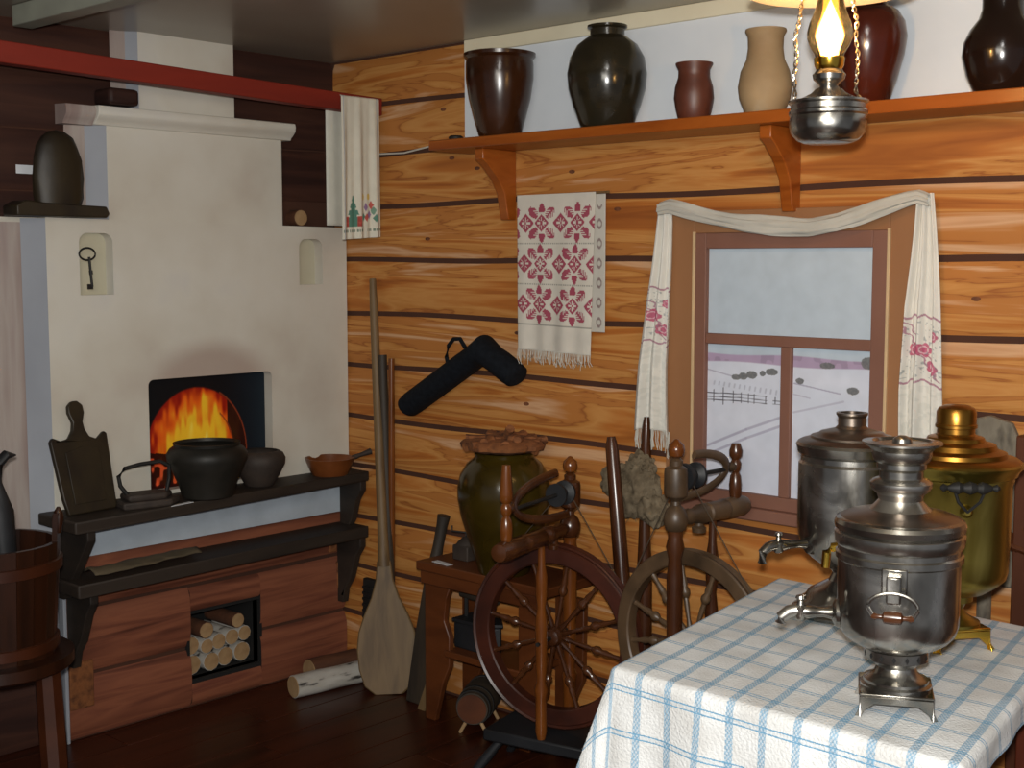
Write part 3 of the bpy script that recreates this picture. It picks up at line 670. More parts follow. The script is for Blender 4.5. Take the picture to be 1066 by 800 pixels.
def lglog(name, label, loc, rz, r, L_, m, tiltz=0):
    f = thing(name, label, 'log', loc, rz)
    a = Vector((0, -L_ / 2, r)); b = Vector((0, L_ / 2, r + tiltz))
    MB().rod(a, b, [(r, 0), (r * 1.03, .3), (r * .97, .6), (r, 1)], 22).build('bark', m, f)
    d = (a - b).normalized(); MB().rod(a + d * .0001, a + d * .003, r * .93, 22).build('sawn_end', 'birchend', f)
    return f
lglog('birch_log', 'white birch log with black marks lying on the floor by the stove', (.235, -.245, 0.0), math.radians(-8), .040, .29, 'birchbark')
lglog('bark_log', 'brown log lying behind the white birch log at the stove base', (.148, -.155, .0), math.radians(-7), .046, .20, 'brownbark', .0)

# red beam and its towel
bm_ = MB().box((.225, -3.2, -.03), (.275, -.004, .03)); 
o = bm_.build('red_beam', 'beam', loc=(0, 0, 2.066), bevel=.003); o.rotation_euler = (math.radians(-1.35), 0, 0); tag(o, 'long red-stained beam running in front of the stove chimney', 'beam')
def btow(u, v):
    X = u * .23; Z = v * .48; c = (210 + 0 * u, 206 + 0 * u, 190 + 0 * u)
    for q in (.05, .93): c = mixc(c, (150, 160, 176), .7 * (np.abs(u - q) < .012))
    b0 = .42
    z = (Z - .345) * .86; 
    grn = (60, 112, 96); red = (178, 62, 54); pur = (124, 92, 140); yel = (206, 170, 70)
    tri = (z > .0) & (z < .085) & (np.abs(X - .07) < (.085 - ((.085 - z) * 1.0)) * 0 + (z * .5) * (1 - .35 * (np.modf(z / .018)[0] < .3)))
    c = mixc(c, grn, .85 * tri)
    c = mixc(c, red, .85 * ((z > .058) & (z < .085) & ((np.abs(X - .035) < .012) | (np.abs(X - .1) < .010))))
    for fx, fz, col in ((.145, .035, pur), (.165, .055, pur), (.15, .062, red), (.185, .045, (90, 130, 110)), (.195, .065, grn), (.13, .06, grn), (.175, .03, red)):
        c = mixc(c, col, .8 * (np.abs(X - fx) + np.abs(z - fz) < .012))
    for fx in (.125, .16): c = mixc(c, yel, .8 * (np.hypot(X - fx, z - .008) < .009))
    c = mixc(c, (84, 104, 92), .75 * (np.abs(z - .095) < .004) * (vnoise(X * 260, 0 * Z, 2) > .35))
    return c
bt = thing('beam_towel', 'white towel with embroidered green fir tree hanging over the red beam end', 'towel', (.25, -.11, 1.62))
def bP(u, v):
    y = -.197 + u * .172 + .01 * v * (u - .5)
    ang = np.clip(v / .12, 0, 1) * PI / 2
    x = np.where(v < .12, .25 + .03 * np.sin(ang), .28) + .006 * np.sin(u * 15 + 1) * np.clip(v * 2, 0, 1) + .004 * np.sin(u * 31) * v
    z = np.where(v < .12, 2.087 + .008 * np.cos(ang), 2.087 - (v - .12) / .88 * .478) - .012 * (1 - u) * v
    return (x - .25, y + .11, z - 1.62)
sheet('front_panel', 'cloth', bP, 110, 230, btow, bt, .002)
def bP2(u, v):
    y = -.215 + u * .19
    ang = np.clip(v / .12, 0, 1) * PI / 2
    x = np.where(v < .12, .25 - .032 * np.sin(ang), .218) + .004 * np.sin(u * 12)
    z = np.where(v < .12, 2.087 + .008 * np.cos(ang), 2.087 - (v - .12) / .88 * .44)
    return (x - .25, y + .11, z - 1.62)
sheet('back_panel', 'cloth', bP2, 20, 40, lambda u, v: (206 + 0 * u, 204 + 0 * u, 192 + 0 * u), bt, .002)

# ================================================================= WALL SHELF AND POTS
shl = thing('wall_shelf', 'long orange pine wall shelf on curved brackets under the white wall band', 'shelf', (1.9, 0, 1.655))
MB().box((.715 - 1.9, -.20, 1.876 - 1.655), (3.3 - 1.9, -.003, 1.908 - 1.655)).build('shelf_board', 'shelf', shl, bevel=.003)
for x in (.895, 1.935):
    MB().prism([(0, .221), (-.155, .221), (-.155, .188), (-.13, .172), (-.085, .13), (-.055, .085), (-.042, .02), (-.036, 0), (0, 0)], (x - 1.9 - .016, 0, 0), (0, 1, 0), (0, 0, 1), (.036, 0, 0)).build('bracket', 'shelf', shl, bevel=.003)
SZ = 1.9085
SP = [
 ('glazed_crock', 'wide brown glazed crock at left end of the shelf', 'crock', .958, [(.062, 0), (.066, .006), (.082, .06), (.097, .12), (.106, .18), (.106, .225), (.104, .238), (.112, .246), (.113, .256), (.106, .258)], 'browngl'),
 ('glazed_jar', 'large round dark green-black glazed jar on the shelf', 'jar', 1.385, [(.072, 0), (.078, .008), (.098, .06), (.112, .11), (.116, .155), (.108, .20), (.088, .235), (.062, .255), (.050, .262), (.050, .28), (.058, .285), (.058, .291), (.050, .291)], 'darkgl'),
 ('clay_beaker', 'smallest reddish clay pot with flared rim on the shelf', 'pot', 1.690, [(.040, 0), (.043, .004), (.050, .03), (.055, .06), (.052, .09), (.044, .115), (.043, .135), (.051, .150), (.051, .154), (.046, .154)], 'clay'),
 ('buff_jug', 'pale unglazed buff clay jug on the shelf left of the lamp', 'jug', 1.915, [(.046, 0), (.052, .004), (.067, .04), (.071, .07), (.064, .11), (.050, .14), (.046, .17), (.047, .20), (.054, .213), (.053, .218), (.047, .218)], 'paleclay'),
 ('red_jar', 'glossy red-brown jar on the shelf directly behind the lamp', 'jar', 2.205, [(.050, 0), (.056, .006), (.074, .06), (.090, .12), (.096, .165), (.090, .2), (.074, .225), (.05, .24), (.046, .255), (.053, .262), (.052, .266), (.046, .266)], 'redgl'),
 ('black_brown_jar', 'blackish brown glossy jar with tall neck at right end of the shelf', 'jar', 2.545, [(.055, 0), (.062, .008), (.078, .04), (.089, .085), (.086, .115), (.072, .145), (.054, .168), (.047, .19), (.046, .24), (.052, .26), (.052, .266), (.046, .266)], 'blackgl'),
]
for nme, lab, cat, x, prof, m in SP:
    pot(nme, lab, cat, (x, -.124, SZ), prof, m, wall=.005)
o = MB().lathe([(0, 0), (.022, 0), (.024, .008), (.018, .013), (0, .014)], 16).build('black_disc', 'iron', loc=(.80, -.16, SZ)); tag(o, 'small flat black disc lying at the left end of the shelf', 'disc')

# ================================================================= EMBROIDERED WALL TOWEL
def wtow(u, v):
    X = u * .33; Z = v * .545
    c = (208 + 0 * u, 202 + 0 * u, 190 + 0 * u); red = (150, 52, 74); gry = (138, 136, 128)
    rowh = .142; z1 = Z - .028; row = np.floor(z1 / rowh); zz = z1 - row * rowh - rowh / 2
    inp = (z1 > 0) & (row < 3)
    st = .0034; Xq = (np.floor(X / st) + .5) * st; zq = (np.floor(zz / st) + .5) * st
    per = .152
    for off, kind in ((.038, 'd'), (.108, 's')):
        dx = np.mod(Xq - off - np.where(row == 1, -.006, np.where(row == 2, -.012, 0)) + per / 2, per) - per / 2; dz = zq
        D = np.abs(dx) + np.abs(dz)
        r = .034 if kind == 'd' else .030
        dia = (D < r) & ~((np.abs(dx) < st * .6) & (D > .006) & (D < .02)) & ~((np.abs(dz) < st * .6) & (D > .006) & (D < .02)) & ~((np.abs(np.abs(dx) - np.abs(dz)) < st * .5) & (D > .01) & (D < r * .8))
        c = mixc(c, red, .88 * (dia & inp))
        if kind == 's':
            for sx in (-1, 1):
                for sz in (-1, 1):
                    a = (dx * sx + dz * sz) * .7071; b = (dx * sx - dz * sz) * .7071
                    lf = (a > .026) & (a < .074) & (np.abs(b) < .0155 * np.sin(np.clip((a - .022) / .056, 0, 1) * PI) + .002) & ~((np.mod(a + np.abs(b), .010) < .0026) & (np.abs(b) > .003))
                    c = mixc(c, red, .85 * (lf & inp))
                h = (np.abs(dz * sx - .052) < .016) & (np.abs(dx) < .013 * (1 - ((dz * sx - .046) / .024) ** 2)); c = mixc(c, red, .88 * (h & inp))
    for k in (0, 1, 2, 3):
        c = mixc(c, gry, .75 * (np.abs(z1 - k * rowh) < .0025) * ((np.mod(X, .009) < .006) | (k == 3)) * (0 if k == 0 else 1))
    return c
tw = thing('wall_towel', 'white towel with three rows of red cross-stitch stars hanging on the log wall', 'towel', (1.12, -.02, 1.2))
def tP(u, v):
    x = .950 + u * (.322 - .028 * v) + .008 * v; z = 1.732 - v * .49
    y = -.034 - .004 * np.sin(u * 9 + v * 2) * v - .003 * np.sin(u * 22) * v
    return (x - 1.12, y + .02, z - 1.2 - .008 * u * v)
sheet('front_panel', 'cloth', tP, 200, 330, wtow, tw, .0018)
fr = MB()
for i in range(85):
    u = i / 84; x, y, z = [float(q) for q in tP(np.float64(u), np.float64(1.))]; l = .025 + .025 * random.random()
    fr.tube([(x, y, z + .004), (x + random.uniform(-.004, .004), y - .003, z - l * .6), (x + random.uniform(-.008, .008), y, z - l)], .0012, 4)
f = fr.build('fringe', 'fringe', tw); f['kind'] = 'stuff'
def wback(u, v):
    Z = v * .42; c = (200 + 0 * u, 196 + 0 * u, 186 + 0 * u)
    e = (np.hypot((u - .93) / .035, (np.mod(Z, .06) - .03) / .016)); c = mixc(c, (130, 110, 108), .8 * ((e < 1) & (e > .55)) * (Z > .03)); 
    return c
sheet('back_panel', 'cloth', lambda u, v: (.965 + u * .338 - 1.12, -.022 - .002 * np.sin(u * 14) + .02, 1.726 - v * .42 - 1.2), 150, 140, wback, tw, .0018)
MB().tube([(-.16, .004, .529), (.19, .004, .531)], .004, 8).build('hanging_rod', 'oldwood', tw)

# black L-shaped padded tube
bl = thing('black_padded_tube', 'black L-shaped padded fabric tube with loop hanging on the log wall', 'bag', (.62, -.045, 1.03))
def pp(x, z): return (x - .62, .0, z - 1.03)
r_ = .052
MB().tube([pp(.438, 1.013), pp(.446, 1.018), pp(.469, 1.032), pp(.60, 1.108), pp(.72, 1.178), pp(.772, 1.208), pp(.812, 1.231), pp(.852, 1.208), pp(.88, 1.195), pp(.93, 1.168), pp(.955, 1.153), pp(.962, 1.149)],
          [.038, .049, r_, r_, r_, r_ * .98, r_ * 1.22, r_ * .98, r_, r_, .049, .038], 24, .8).build('padded_body', 'fabricblack', bl)
lp = [pp(.645, 1.165), pp(.635, 1.20), pp(.645, 1.238), pp(.67, 1.262), pp(.70, 1.264), pp(.725, 1.235)]
MB().tube(lp, .007, 8).build('strap_loop', 'fabricblack', bl)

# ================================================================= LEANING THINGS IN THE CORNER
pd = thing('bread_peel', 'long pale wooden bread peel with broad blade leaning in the corner', 'peel', (.43, -.135, 0))
top = Vector((.233 - .43, -.02 + .135, 1.46)); ax = top.normalized()
rt = Vector((.735, .678, 0)); rt = (rt - ax * rt.dot(ax)).normalized(); nrm = rt.cross(ax)
out = [(.05, .0), (.085, .03), (.103, .09), (.108, .16), (.10, .22), (.078, .28), (.05, .34), (.032, .40), (.024, .47)]
pl = [(-a, b) for a, b in reversed(out)][0:] + []
poly = [(-a, b) for a, b in out][::-1] + out
MB().prism(poly, nrm * -.009, rt, ax, nrm * .018).build('blade', 'oldwood', pd, bevel=.005)
MB().rod(ax * .45, top, [(.023, 0), (.0185, .12), (.0165, .5), (.015, .9), (.012, 1)], 14).build('shaft', 'oldwood', pd)
def pole(name, label, cat, p, q, r, m, extra=None):
    b = Vector(p); t = thing(name, label, cat, p); MB().rod((0, 0, 0), Vector(q) - b, [(r, 0), (r * 1.02, .5), (r * .9, 1)], 12).build('shaft', m, t)
    if extra: extra(t)
    return t
def ofork(t):
    MB().rod((.0, 0, 0), (-.004, .004, .10), .016, 10).build('iron_socket', 'iron', t)
pole('oven_fork', 'dark wooden oven fork pole standing right behind the bread peel', 'pole', (.38, -.07, 0), (.298, -.035, 1.19), .018, 'greywood', ofork)
pole('poker_pole', 'thin glossy brown pole between the bread peel and the stool', 'pole', (.35, -.05, 0), (.352, -.04, 1.18), .012, 'turned')
rb = thing('ribbed_washboard', 'dark ribbed washing board leaning in the corner behind the peel', 'board', (.27, -.06, 0))
MB().prism([(-.05, 0), (.05, 0), (.045, .36), (-.045, .36)], (0, 0, 0), (1, 0, 0), (-.12, .12, 1), (0, -.02, 0)).build('board', 'iron', rb, bevel=.003)
for i in range(14):
    z = .05 + i * .021; MB().box((-.045 - .12 * z, -.026 + .12 * z, z), (.045 - .12 * z, -.018 + .12 * z, z + .011)).build('rib', 'iron', rb, bevel=.003)
pk = thing('mangle_board', 'grey wooden mangle board with round handle leaning left of the stool', 'board', (.60, -.115, 0))
MB().prism([(-.075, 0), (.07, 0), (.07, .2), (.045, .50), (.015, .515), (-.03, .51), (-.045, .49), (-.065, .25)], (0, 0, 0), (1, 0, .0), (.07, .09, .99), (0, -.03, 0)).build('board', 'greywood', pk, bevel=.005)
MB().rod((.022, .026, .505), (.05, .04, .66), [(.022, 0), (.019, .3), (.02, .8), (.023, 1)], 12).build('handle', 'greywood', pk)
MB().prism([(-.015, 0), (.02, 0), (.075, .19), (.06, .195)], (.03, -.045, 0), (1, 0, 0), (0, .05, 1), (0, -.012, 0)).build('strut', 'oldwood', pk)

# ================================================================= STOOL, JAR, ITEMS
sx0, sx1, sy0, sy1, sz = .70, 1.26, -.235, -.01, .54
sl = thing('stool', 'red-brown wooden box stool under the olive jar', 'stool', ((sx0 + sx1) / 2, (sy0 + sy1) / 2, 0))
def sb(a, b, name, m='redwood', bev=.004):
    cx, cy = (sx0 + sx1) / 2, (sy0 + sy1) / 2
    return MB().box((a[0] - cx, a[1] - cy, a[2]), (b[0] - cx, b[1] - cy, b[2])).build(name, m, sl, bevel=bev)
sb((sx0 - .01, sy0 - .01, sz - .03), (sx1, sy1, sz), 'top_board')
sb((sx0, sy0, sz - .075), (sx1 - .02, sy0 + .02, sz - .031), 'apron')
sb((sx0 + .10, sy0 + .01, .232), (sx1 - .12, sy1, .255), 'lower_shelf')
for xx in (sx0, sx1 - .14):
    cx, cy = (sx0 + sx1) / 2, (sy0 + sy1) / 2
    MB().prism([(0, 0), (.045, 0), (.085, .14), (.115, .2), (.115, .30), (.09, .35), (.10, .42), (.12, .465), (0, .465)], (xx - cx, sy0 + .02 - cy, 0), (1, 0, 0), (0, 0, 1), (0, .022, 0)).build('leg', 'redwood', sl, bevel=.003)
    MB().prism([(0, 0), (.045, 0), (.085, .14), (.115, .2), (.12, .465), (0, .465)], (xx - cx, sy1 - .03 - cy, 0), (1, 0, 0), (0, 0, 1), (0, .022, 0)).build('leg', 'redwood', sl, bevel=.003)
oj = pot('olive_jar', 'large olive green glazed jar standing on the red-brown stool', 'jar', (1.015, -.165, sz), [(.078, 0), (.082, .006), (.098, .06), (.118, .12), (.137, .18), (.148, .235), (.149, .275), (.140, .315), (.118, .35), (.098, .366), (.093, .372), (.096, .382), (.092, .386)], 'olive', 56)
bl2 = thing('bark_bundle', 'rough bundle of brown bark pieces lying on the olive jar', 'bark', (1.015, -.165, sz + .390))
for i in range(9):
    a = i / 9 * PI + random.uniform(-.15, .15); r = .10 + .03 * random.random(); z = .014 + .010 * (i % 3) + .008 * random.random()
    d = Vector((math.cos(a), math.sin(a), random.uniform(-.04, .04)))
    pts = [d * r * (q / 6 - 1) + Vector((random.uniform(-.006, .006), random.uniform(-.006, .006), z + random.uniform(-.003, .005))) for q in range(13)]
    MB().tube(pts, [.013 + .008 * random.random() for _ in pts], 8, .75).build('bark_piece', 'bark', bl2)
MB().lathe([(0, 0), (.10, 0), (.128, .01), (.132, .022), (.12, .034), (.08, .042), (0, .046)], 40, None, lobes=lambda a, z: .05 * math.sin(7 * a) + .035 * math.sin(17 * a + 1)).build('bark_mat', 'bark', bl2)
MB().rod((.01, 0, .045), (.045, -.02, .075), .014, 10).build('bark_knob', 'bark', bl2)
gm = thing('hand_grinder', 'small grey metal grinder with crank on the stool beside the olive jar', 'grinder', (.80, -.12, sz))
MB().box((-.035, -.03, 0), (.035, .03, .05)).build('body', 'rust', gm, bevel=.004)
MB().lathe([(.034, .05), (.028, .06), (.02, .066), (.012, .075), (0, .078)], 16).build('dome', 'rust', gm)
MB().tube([(0, 0, .078), (0, 0, .09), (-.045, -.02, .092), (-.045, -.02, .11)], .003, 6).build('crank', 'iron', gm)
o = MB().box((-.04, -.012, 0), (.04, .012, .0015)).build('paper_tag', 'paper', loc=(.785, -.215, sz + .0008)); o.rotation_euler = (0, 0, -.12); tag(o, 'white paper tag lying on the front edge of the stool', 'label')
ci = thing('charcoal_iron', 'black charcoal iron with raised handle on the lower stool shelf', 'iron', (.87, -.13, .2555))
MB().prism([(-.075, -.045), (.05, -.045), (.10, 0), (.05, .045), (-.075, .045)], (0, 0, 0), (1, 0, 0), (0, 1, 0), (0, 0, .085)).build('body', 'blackboard', ci, bevel=.006)
MB().prism([(-.08, -.05), (.055, -.05), (.108, 0), (.055, .05), (-.08, .05)], (0, 0, .086), (1, 0, 0), (0, 1, 0), (0, 0, .012)).build('lid', 'blackboard', ci, bevel=.003)
MB().rod((-.06, 0, .095), (-.06, 0, .165), .007, 8).rod((.05, 0, .095), (.05, 0, .165), .007, 8).build('handle_post', 'iron', ci)
MB().rod((-.085, 0, .17), (.085, 0, .17), [(.010, 0), (.015, .3), (.015, .7), (.010, 1)], 12).build('handle', 'greywood', ci)
kg = thing('small_keg', 'small wooden keg lying on a peg stand under the stool', 'keg', (.88, -.14, 0), math.radians(30))
MB().rod((0, -.10, .088), (0, .10, .088), [(.052, 0), (.060, .3), (.062, .5), (.060, .7), (.052, 1)], 26).build('staves', 'greywood', kg)
MB().rod((0, -.103, .088), (0, -.1001, .088), .048, 26).build('keg_head', 'redwood', kg)
for y in (-.085, -.05, .06): MB().rod((0, y, .088), (0, y + .012, .088), .0605 if abs(y) < .07 else .0575, 26).build('hoop', 'iron', kg)
for x in (-.035, .035):
    for y in (-.08, .07): MB().rod((x * 1.3, y, 0), (x * .6, y, .045), .006, 8).build('peg_leg', 'birchend', kg)

# ================================================================= SPINNING WHEELS
def spinning_wheel(label, loc, rz, R, hub, bar_z, col_y, bar_len, base_z, wood, turned, postt, far_top, rw=.045, spk='turned'):
    t = thing('spinning_wheel', label, 'spinning wheel', loc, rz, 'spinning wheels by the window wall')
    # rim: rectangular section ring with grooves
    prof = [(R - rw, -.016), (R - rw + .004, -.020), (R - .014, -.020), (R - .010, -.015), (R - .004, -.019), (R, -.015), (R - .005, 0), (R, .015), (R - .004, .019), (R - .014, .020), (R - rw + .004, .020), (R - rw, .016), (R - rw, -.016)]
    rotX = Matrix.Translation((0, 0, hub)) @ Matrix.Rotation(PI / 2, 4, 'X')
    ring = MB(); seg = 72; vs = []; fs = []; n = len(prof) - 1
    for i in range(seg):
        a = 2 * PI * i / seg
        for r, y in prof[:-1]: vs.append(rotX @ Vector((r * math.cos(a), r * math.sin(a), y)))
    for i in range(seg):
        k = (i + 1) % seg
        for j in range(n): q = (j + 1) % n; fs.append((i * n + j, k * n + j, k * n + q, i * n + q))
    ring.add(vs, fs).build('rim', wood, t, ang=30)
    MB().rod((0, -.035, hub), (0, .035, hub), [(.012, 0), (.024, .08), (.03, .3), (.026, .4), (.026, .6), (.03, .7), (.024, .92), (.012, 1)], 20).build('hub', 'turneddark', t)
    MB().rod((0, col_y - .02, hub), (0, .11, hub), .006, 8).build('axle', 'iron', t)
    L_ = R - .06
    sp0 = None
    for i in range(12):
        a = 2 * PI * i / 12 + .18; d = Vector((math.cos(a), 0, math.sin(a)))
        if sp0 is None:
            sp0 = MB().rod((.024, 0, 0), (R - rw + .003, 0, 0), [(.007, 0), (.008, .1), (.005, .2), (.0075, .42), (.006, .5), (.013, .55), (.014, .6), (.008, .66), (.010, .72), (.006, .85), (.008, 1)], 9).build('spoke', spk, t, loc=(0, 0, hub)); o = sp0
        else:
            o = sp0.copy(); COL.objects.link(o); o.parent = t
        o.rotation_euler = (0, -a, 0)
    # column with drum and finial
    cy = col_y; H0 = base_z; bz = bar_z
    def lt(b, prof, s, mt, nm, x=0, y=None): return MB().lathe([(r * s, z) for r, z in prof], 22, Matrix.Translation((x, cy if y is None else y, 0))).build(nm, mt, t)
    zc = lambda f: H0 + (bz - .03 - H0) * f
    lt(None, [(.014, zc(0)), (.018, zc(.05)), (.02, zc(.2)), (.024, zc(.26)), (.016, zc(.29)), (.019, zc(.36)), (.022, zc(.62)), (.023, zc(.8)), (.018, zc(.88)), (.026, zc(.93)), (.02, zc(.97)), (.022, zc(1))], .95, turned, 'column')
    lt(None, [(.014, bz - .034), (.026, bz - .026), (.032, bz - .008), (.032, bz + .008), (.025, bz + .026), (.013, bz + .038), (.012, bz + .048), (.02, bz + .056), (.029, bz + .062), (.031, bz + .07), (.031, bz + .10), (.031, bz + .125), (.029, bz + .135), (.017, bz + .142), (.018, bz + .155), (.010, bz + .162)], 1., postt, 'column_head')
    lt(None, [(.008, bz + .160), (.019, bz + .168), (.0225, bz + .182), (.020, bz + .196), (.010, bz + .205), (.006, bz + .210), (0, bz + .212)], 1., 'turned', 'finial')
    # crossbar
    MB().rod((0, cy + .02, bz), (0, cy + bar_len, bz + .0), [(.012, 0), (.016, .06), (.022, .12), (.018, .18), (.027, .28), (.027, .36), (.022, .38), (.027, .40), (.026, .6), (.028, .66), (.024, .69), (.028, .72), (.029, .93), (.024, .99), (.010, 1)], 18).build('crossbar', postt, t)
    MB().lathe([(.008, bz - .05), (.018, bz - .048), (.02, bz - .036), (.012, bz - .03), (.011, bz - .015)], 14, Matrix.Translation((0, cy + .10, 0))).build('tension_peg', postt, t)
    # back post
    by = .085
    z2 = lambda f: H0 + (bz - .02 - H0) * f
    MB().lathe([(.012, z2(0)), (.017, z2(.04)), (.017, z2(.22)), (.021, z2(.26)), (.013, z2(.30)), (.017, z2(.38)), (.018, z2(.6)), (.012, z2(.68)), (.017, z2(.74)), (.017, z2(.84)), (.011, z2(.9)), (.010, z2(1))], 18, Matrix.Translation((0, by, 0))).build('back_post', turned, t)
    # maiden at far end of the bar
    my = cy + bar_len - .045
    MB().lathe([(.010, bz + .02), (.016, bz + .03), (.018, bz + .06), (.015, bz + .085), (.010, bz + .095), (.015, bz + .105), (.016, bz + .12), (.011, bz + .13), (.018, bz + .14), (.019, bz + .155), (.012, bz + far_top)], 16, Matrix.Translation((0, my, 0))).build('maiden', turned, t)
    MB().rod((0, my - .012, bz + .112), (0, my - .035, bz + .112), [(.012, 0), (.014, .5), (.008, 1)], 12).build('bearing', postt, t)
    # flyer, bobbin
    fz = bz + .108
    MB().rod((0, cy + .02, fz), (0, my, fz), .006, 8).build('spindle', 'iron', t)
    MB().rod((0, cy + .028, fz), (0, cy + .09, fz), [(.034, 0), (.036, .1), (.036, .2), (.018, .3), (.018, .7), (.034, .85), (.034, 1)], 20).build('bobbin', 'blackboard', t)
    yy = cy + .05; e = my - .045
    up = Vector((.3, 0, .95)).normalized()
    pts = []
    for i in range(17):
        a = PI * i / 16; 
        q = Vector((0, e - (e - yy) * (1 - math.sin(a)) , fz)) + up * (.062 * math.cos(a)); pts.append(q)
    MB().tube(pts, .0125, 10, .55, up=(1, 0, -.3)).build('flyer', postt, t)
    # drive cord
    c = MB(); th = math.radians(52)
    for sgn in (-1, 1):
        c.tube([(.03 * sgn, cy + .035, fz - .02), (R * math.cos(th * .55) * sgn, 0, hub + R * math.sin(th * .55))], .0014, 5)
    c.build('drive_cord', 'thread', t)
    # base with legs
    MB().box((-.19, -.11, base_z - .035), (.19, .10, base_z)).build('base_board', 'blackboard', t, bevel=.006)
    for x, y in ((-.14, -.08), (.14, -.08), (-.14, .07), (.14, .07)):
        MB().rod((x * 1.6, y * 1.5, 0), (x, y, base_z - .03), [(.012, 0), (.016, .5), (.012, 1)], 10).build('leg', 'blackboard', t)
    return t
spinning_wheel('dark red spinning wheel in front of the stool and olive jar', (1.350, -.305, 0), math.radians(192.7), .275, .43, .738, -.09, .42, .145, 'wheelwood', 'turned', 'turneddark', .235, .058, 'turneddark')
spinning_wheel('grey-brown spinning wheel under the window behind the table', (1.835, -.31, 0), math.radians(-3), .25, .51, .852, -.075, .305, .2, 'wheelwood2', 'turneddark', 'wheelwood2', .175, .042, 'wheelwood2')

# distaff with wool, leaning stick
dw = thing('wool_distaff', 'brown distaff stick with tuft of grey wool beside the window', 'distaff', (1.50, -.07, 0))
MB().rod((0, 0, 0), (-.02, .02, .82), [(.024, 0), (.024, .7), (.014, 1)], 12).rod((-.02, .02, .78), (-.02, .025, 1.063), [(.011, 0), (.014, .3), (.017, .6), (.013, .9), (.008, 1)], 14).build('stick', 'turneddark', dw)
wm = MB(); vs = []; fs = []
def blob(mb, c, rx, ry, rz, seed):
    import bmesh
    bm = bmesh.new(); bmesh.ops.create_icosphere(bm, subdivisions=4, radius=1)
    for v in bm.verts:
        p = v.co.copy(); k = 1 + .35 * noise.noise(p * 2.1 + Vector((seed, 0, 0))) + .16 * noise.noise(p * 6 + Vector((seed, 0, 0))) + .07 * noise.noise(p * 15)
        v.co = Vector((p.x * rx, p.y * ry, p.z * rz)) * k + Vector(c)
    mb.add([v.co for v in bm.verts], [tuple(v.index for v in f.verts) for f in bm.faces]); bm.free()
blob(wm, (-.01, -.015, .85), .07, .035, .085, 1); blob(wm, (-.10, -.01, .865), .055, .03, .05, 4); blob(wm, (.04, -.02, .80), .05, .03, .05, 7); blob(wm, (-.02, 0, .92), .045, .03, .04, 9)
for i in range(260):
    a = random.uniform(0, 2 * PI); r = .07 * random.random() ** .3; p = Vector((r * math.cos(a) * 1.1 - .01, -.035, .855 + r * math.sin(a) * 1.2)); d = Vector((random.uniform(-1, 1), random.uniform(-.6, .2), random.uniform(-1, 1))) * .03
    wm.tube([p, p + d * .5 + Vector((.004, 0, .004)), p + d], .0007, 3)
w_ = wm.build('wool', 'wool', dw)
dw2 = MB().rod((0, 0, 0), (-.155, .055, 1.01), [(.02, 0), (.024, .4), (.022, .75), (.019, .97), (.012, 1)], 14).build('leaning_stick', 'turneddark', loc=(1.585, -.205, 0)); tag(dw2, 'dark smooth stick leaning in front of the wool tuft', 'stick')
bs = MB().box((-.11, -.02, 0), (.11, .09, .42)).build('wooden_crate_box', 'redwood', loc=(1.68, -.115, 0), bevel=.005); tag(bs, 'low red-brown wooden box standing behind the right spinning wheel', 'box')

# ================================================================= TUB
tb = thing('wooden_tub', 'dark brown coopered wooden tub on legs at the left edge', 'tub', (.44, -1.562, 0), .2)
TZ0, TZ1 = .47, .775; nst = 22; r0, r1 = .158, .178
for i in range(nst):
    a0 = 2 * PI * i / nst + .004; a1 = 2 * PI * (i + 1) / nst - .004; vs = []
    hi = TZ1 + (.075 if i in (2, 13) else 0)
    for r_in in (0, .014):
        for a in (a0, a1):
            for z, r in ((TZ0, r0), (hi, r1 + (hi - TZ1) * .05)): vs.append(((r - r_in) * math.cos(a), (r - r_in) * math.sin(a), z))
    MB().add(vs, [(0, 1, 3, 2), (4, 6, 7, 5), (0, 4, 5, 1), (2, 3, 7, 6), (1, 5, 7, 3), (0, 2, 6, 4)]).build('stave', 'tub', tb)
for z in (.50, .715):
    r = r0 + (r1 - r0) * (z - TZ0) / (TZ1 - TZ0)
    MB().lathe([(r + .001, z - .016), (r + .008, z - .014), (r + .009, z + .014), (r + .002, z + .016), (r - .002, z + .016), (r - .002, z - .016), (r + .001, z - .016)], 48).build('hoop', 'hoop', tb)
MB().lathe([(0, TZ0 + .02), (r0 - .012, TZ0 + .02), (r0 - .012, TZ0 + .035), (0, TZ0 + .035)], 32).build('tub_bottom', 'tub', tb)
MB().lathe([(.2, TZ0 - .035), (.205, TZ0 - .03), (.205, TZ0), (.2, TZ0 + .0), (0, TZ0), ], 40).build('stand_top', 'tub', tb)
for x, y in ((.14, .06), (.02, .15), (-.14, -.06), (0, -.15)):
    MB().rod((x * 1.12, y * 1.12, 0), (x, y, TZ0 - .034), [(.034, 0), (.036, .5), (.033, 1)], 8).build('leg', 'hoop', tb)
MB().rod((.15, .065, .14), (.02, .16, .14), .012, 8).rod((.15, .065, .14), (0, -.16, .14), .012, 8).build('stretcher', 'tub', tb)
MB().rod((.172 * math.cos(.71), .172 * math.sin(.71), TZ1 + .02), (.178 * math.cos(.71), .178 * math.sin(.71), TZ1 + .09), [(.012, 0), (.016, .6), (.012, .8), (.004, 1)], 10).build('handle_lug', 'tub', tb)
dk = MB().tube([(0, .02, .50), (0, .03, .70), (0, .02, .86), (0, .0, .94), (0, .015, .99), (0, .04, 1.012), (0, .066, 1.008)], [.02, .03, .034, .024, .018, .016, .003], 12, .8).build('duck_ladle', 'blackboard', loc=(.44, -1.66, .0)); tag(dk, 'dark ladle with duck head handle standing in the tub', 'ladle')
dk.location = (.485, -1.57, .0)

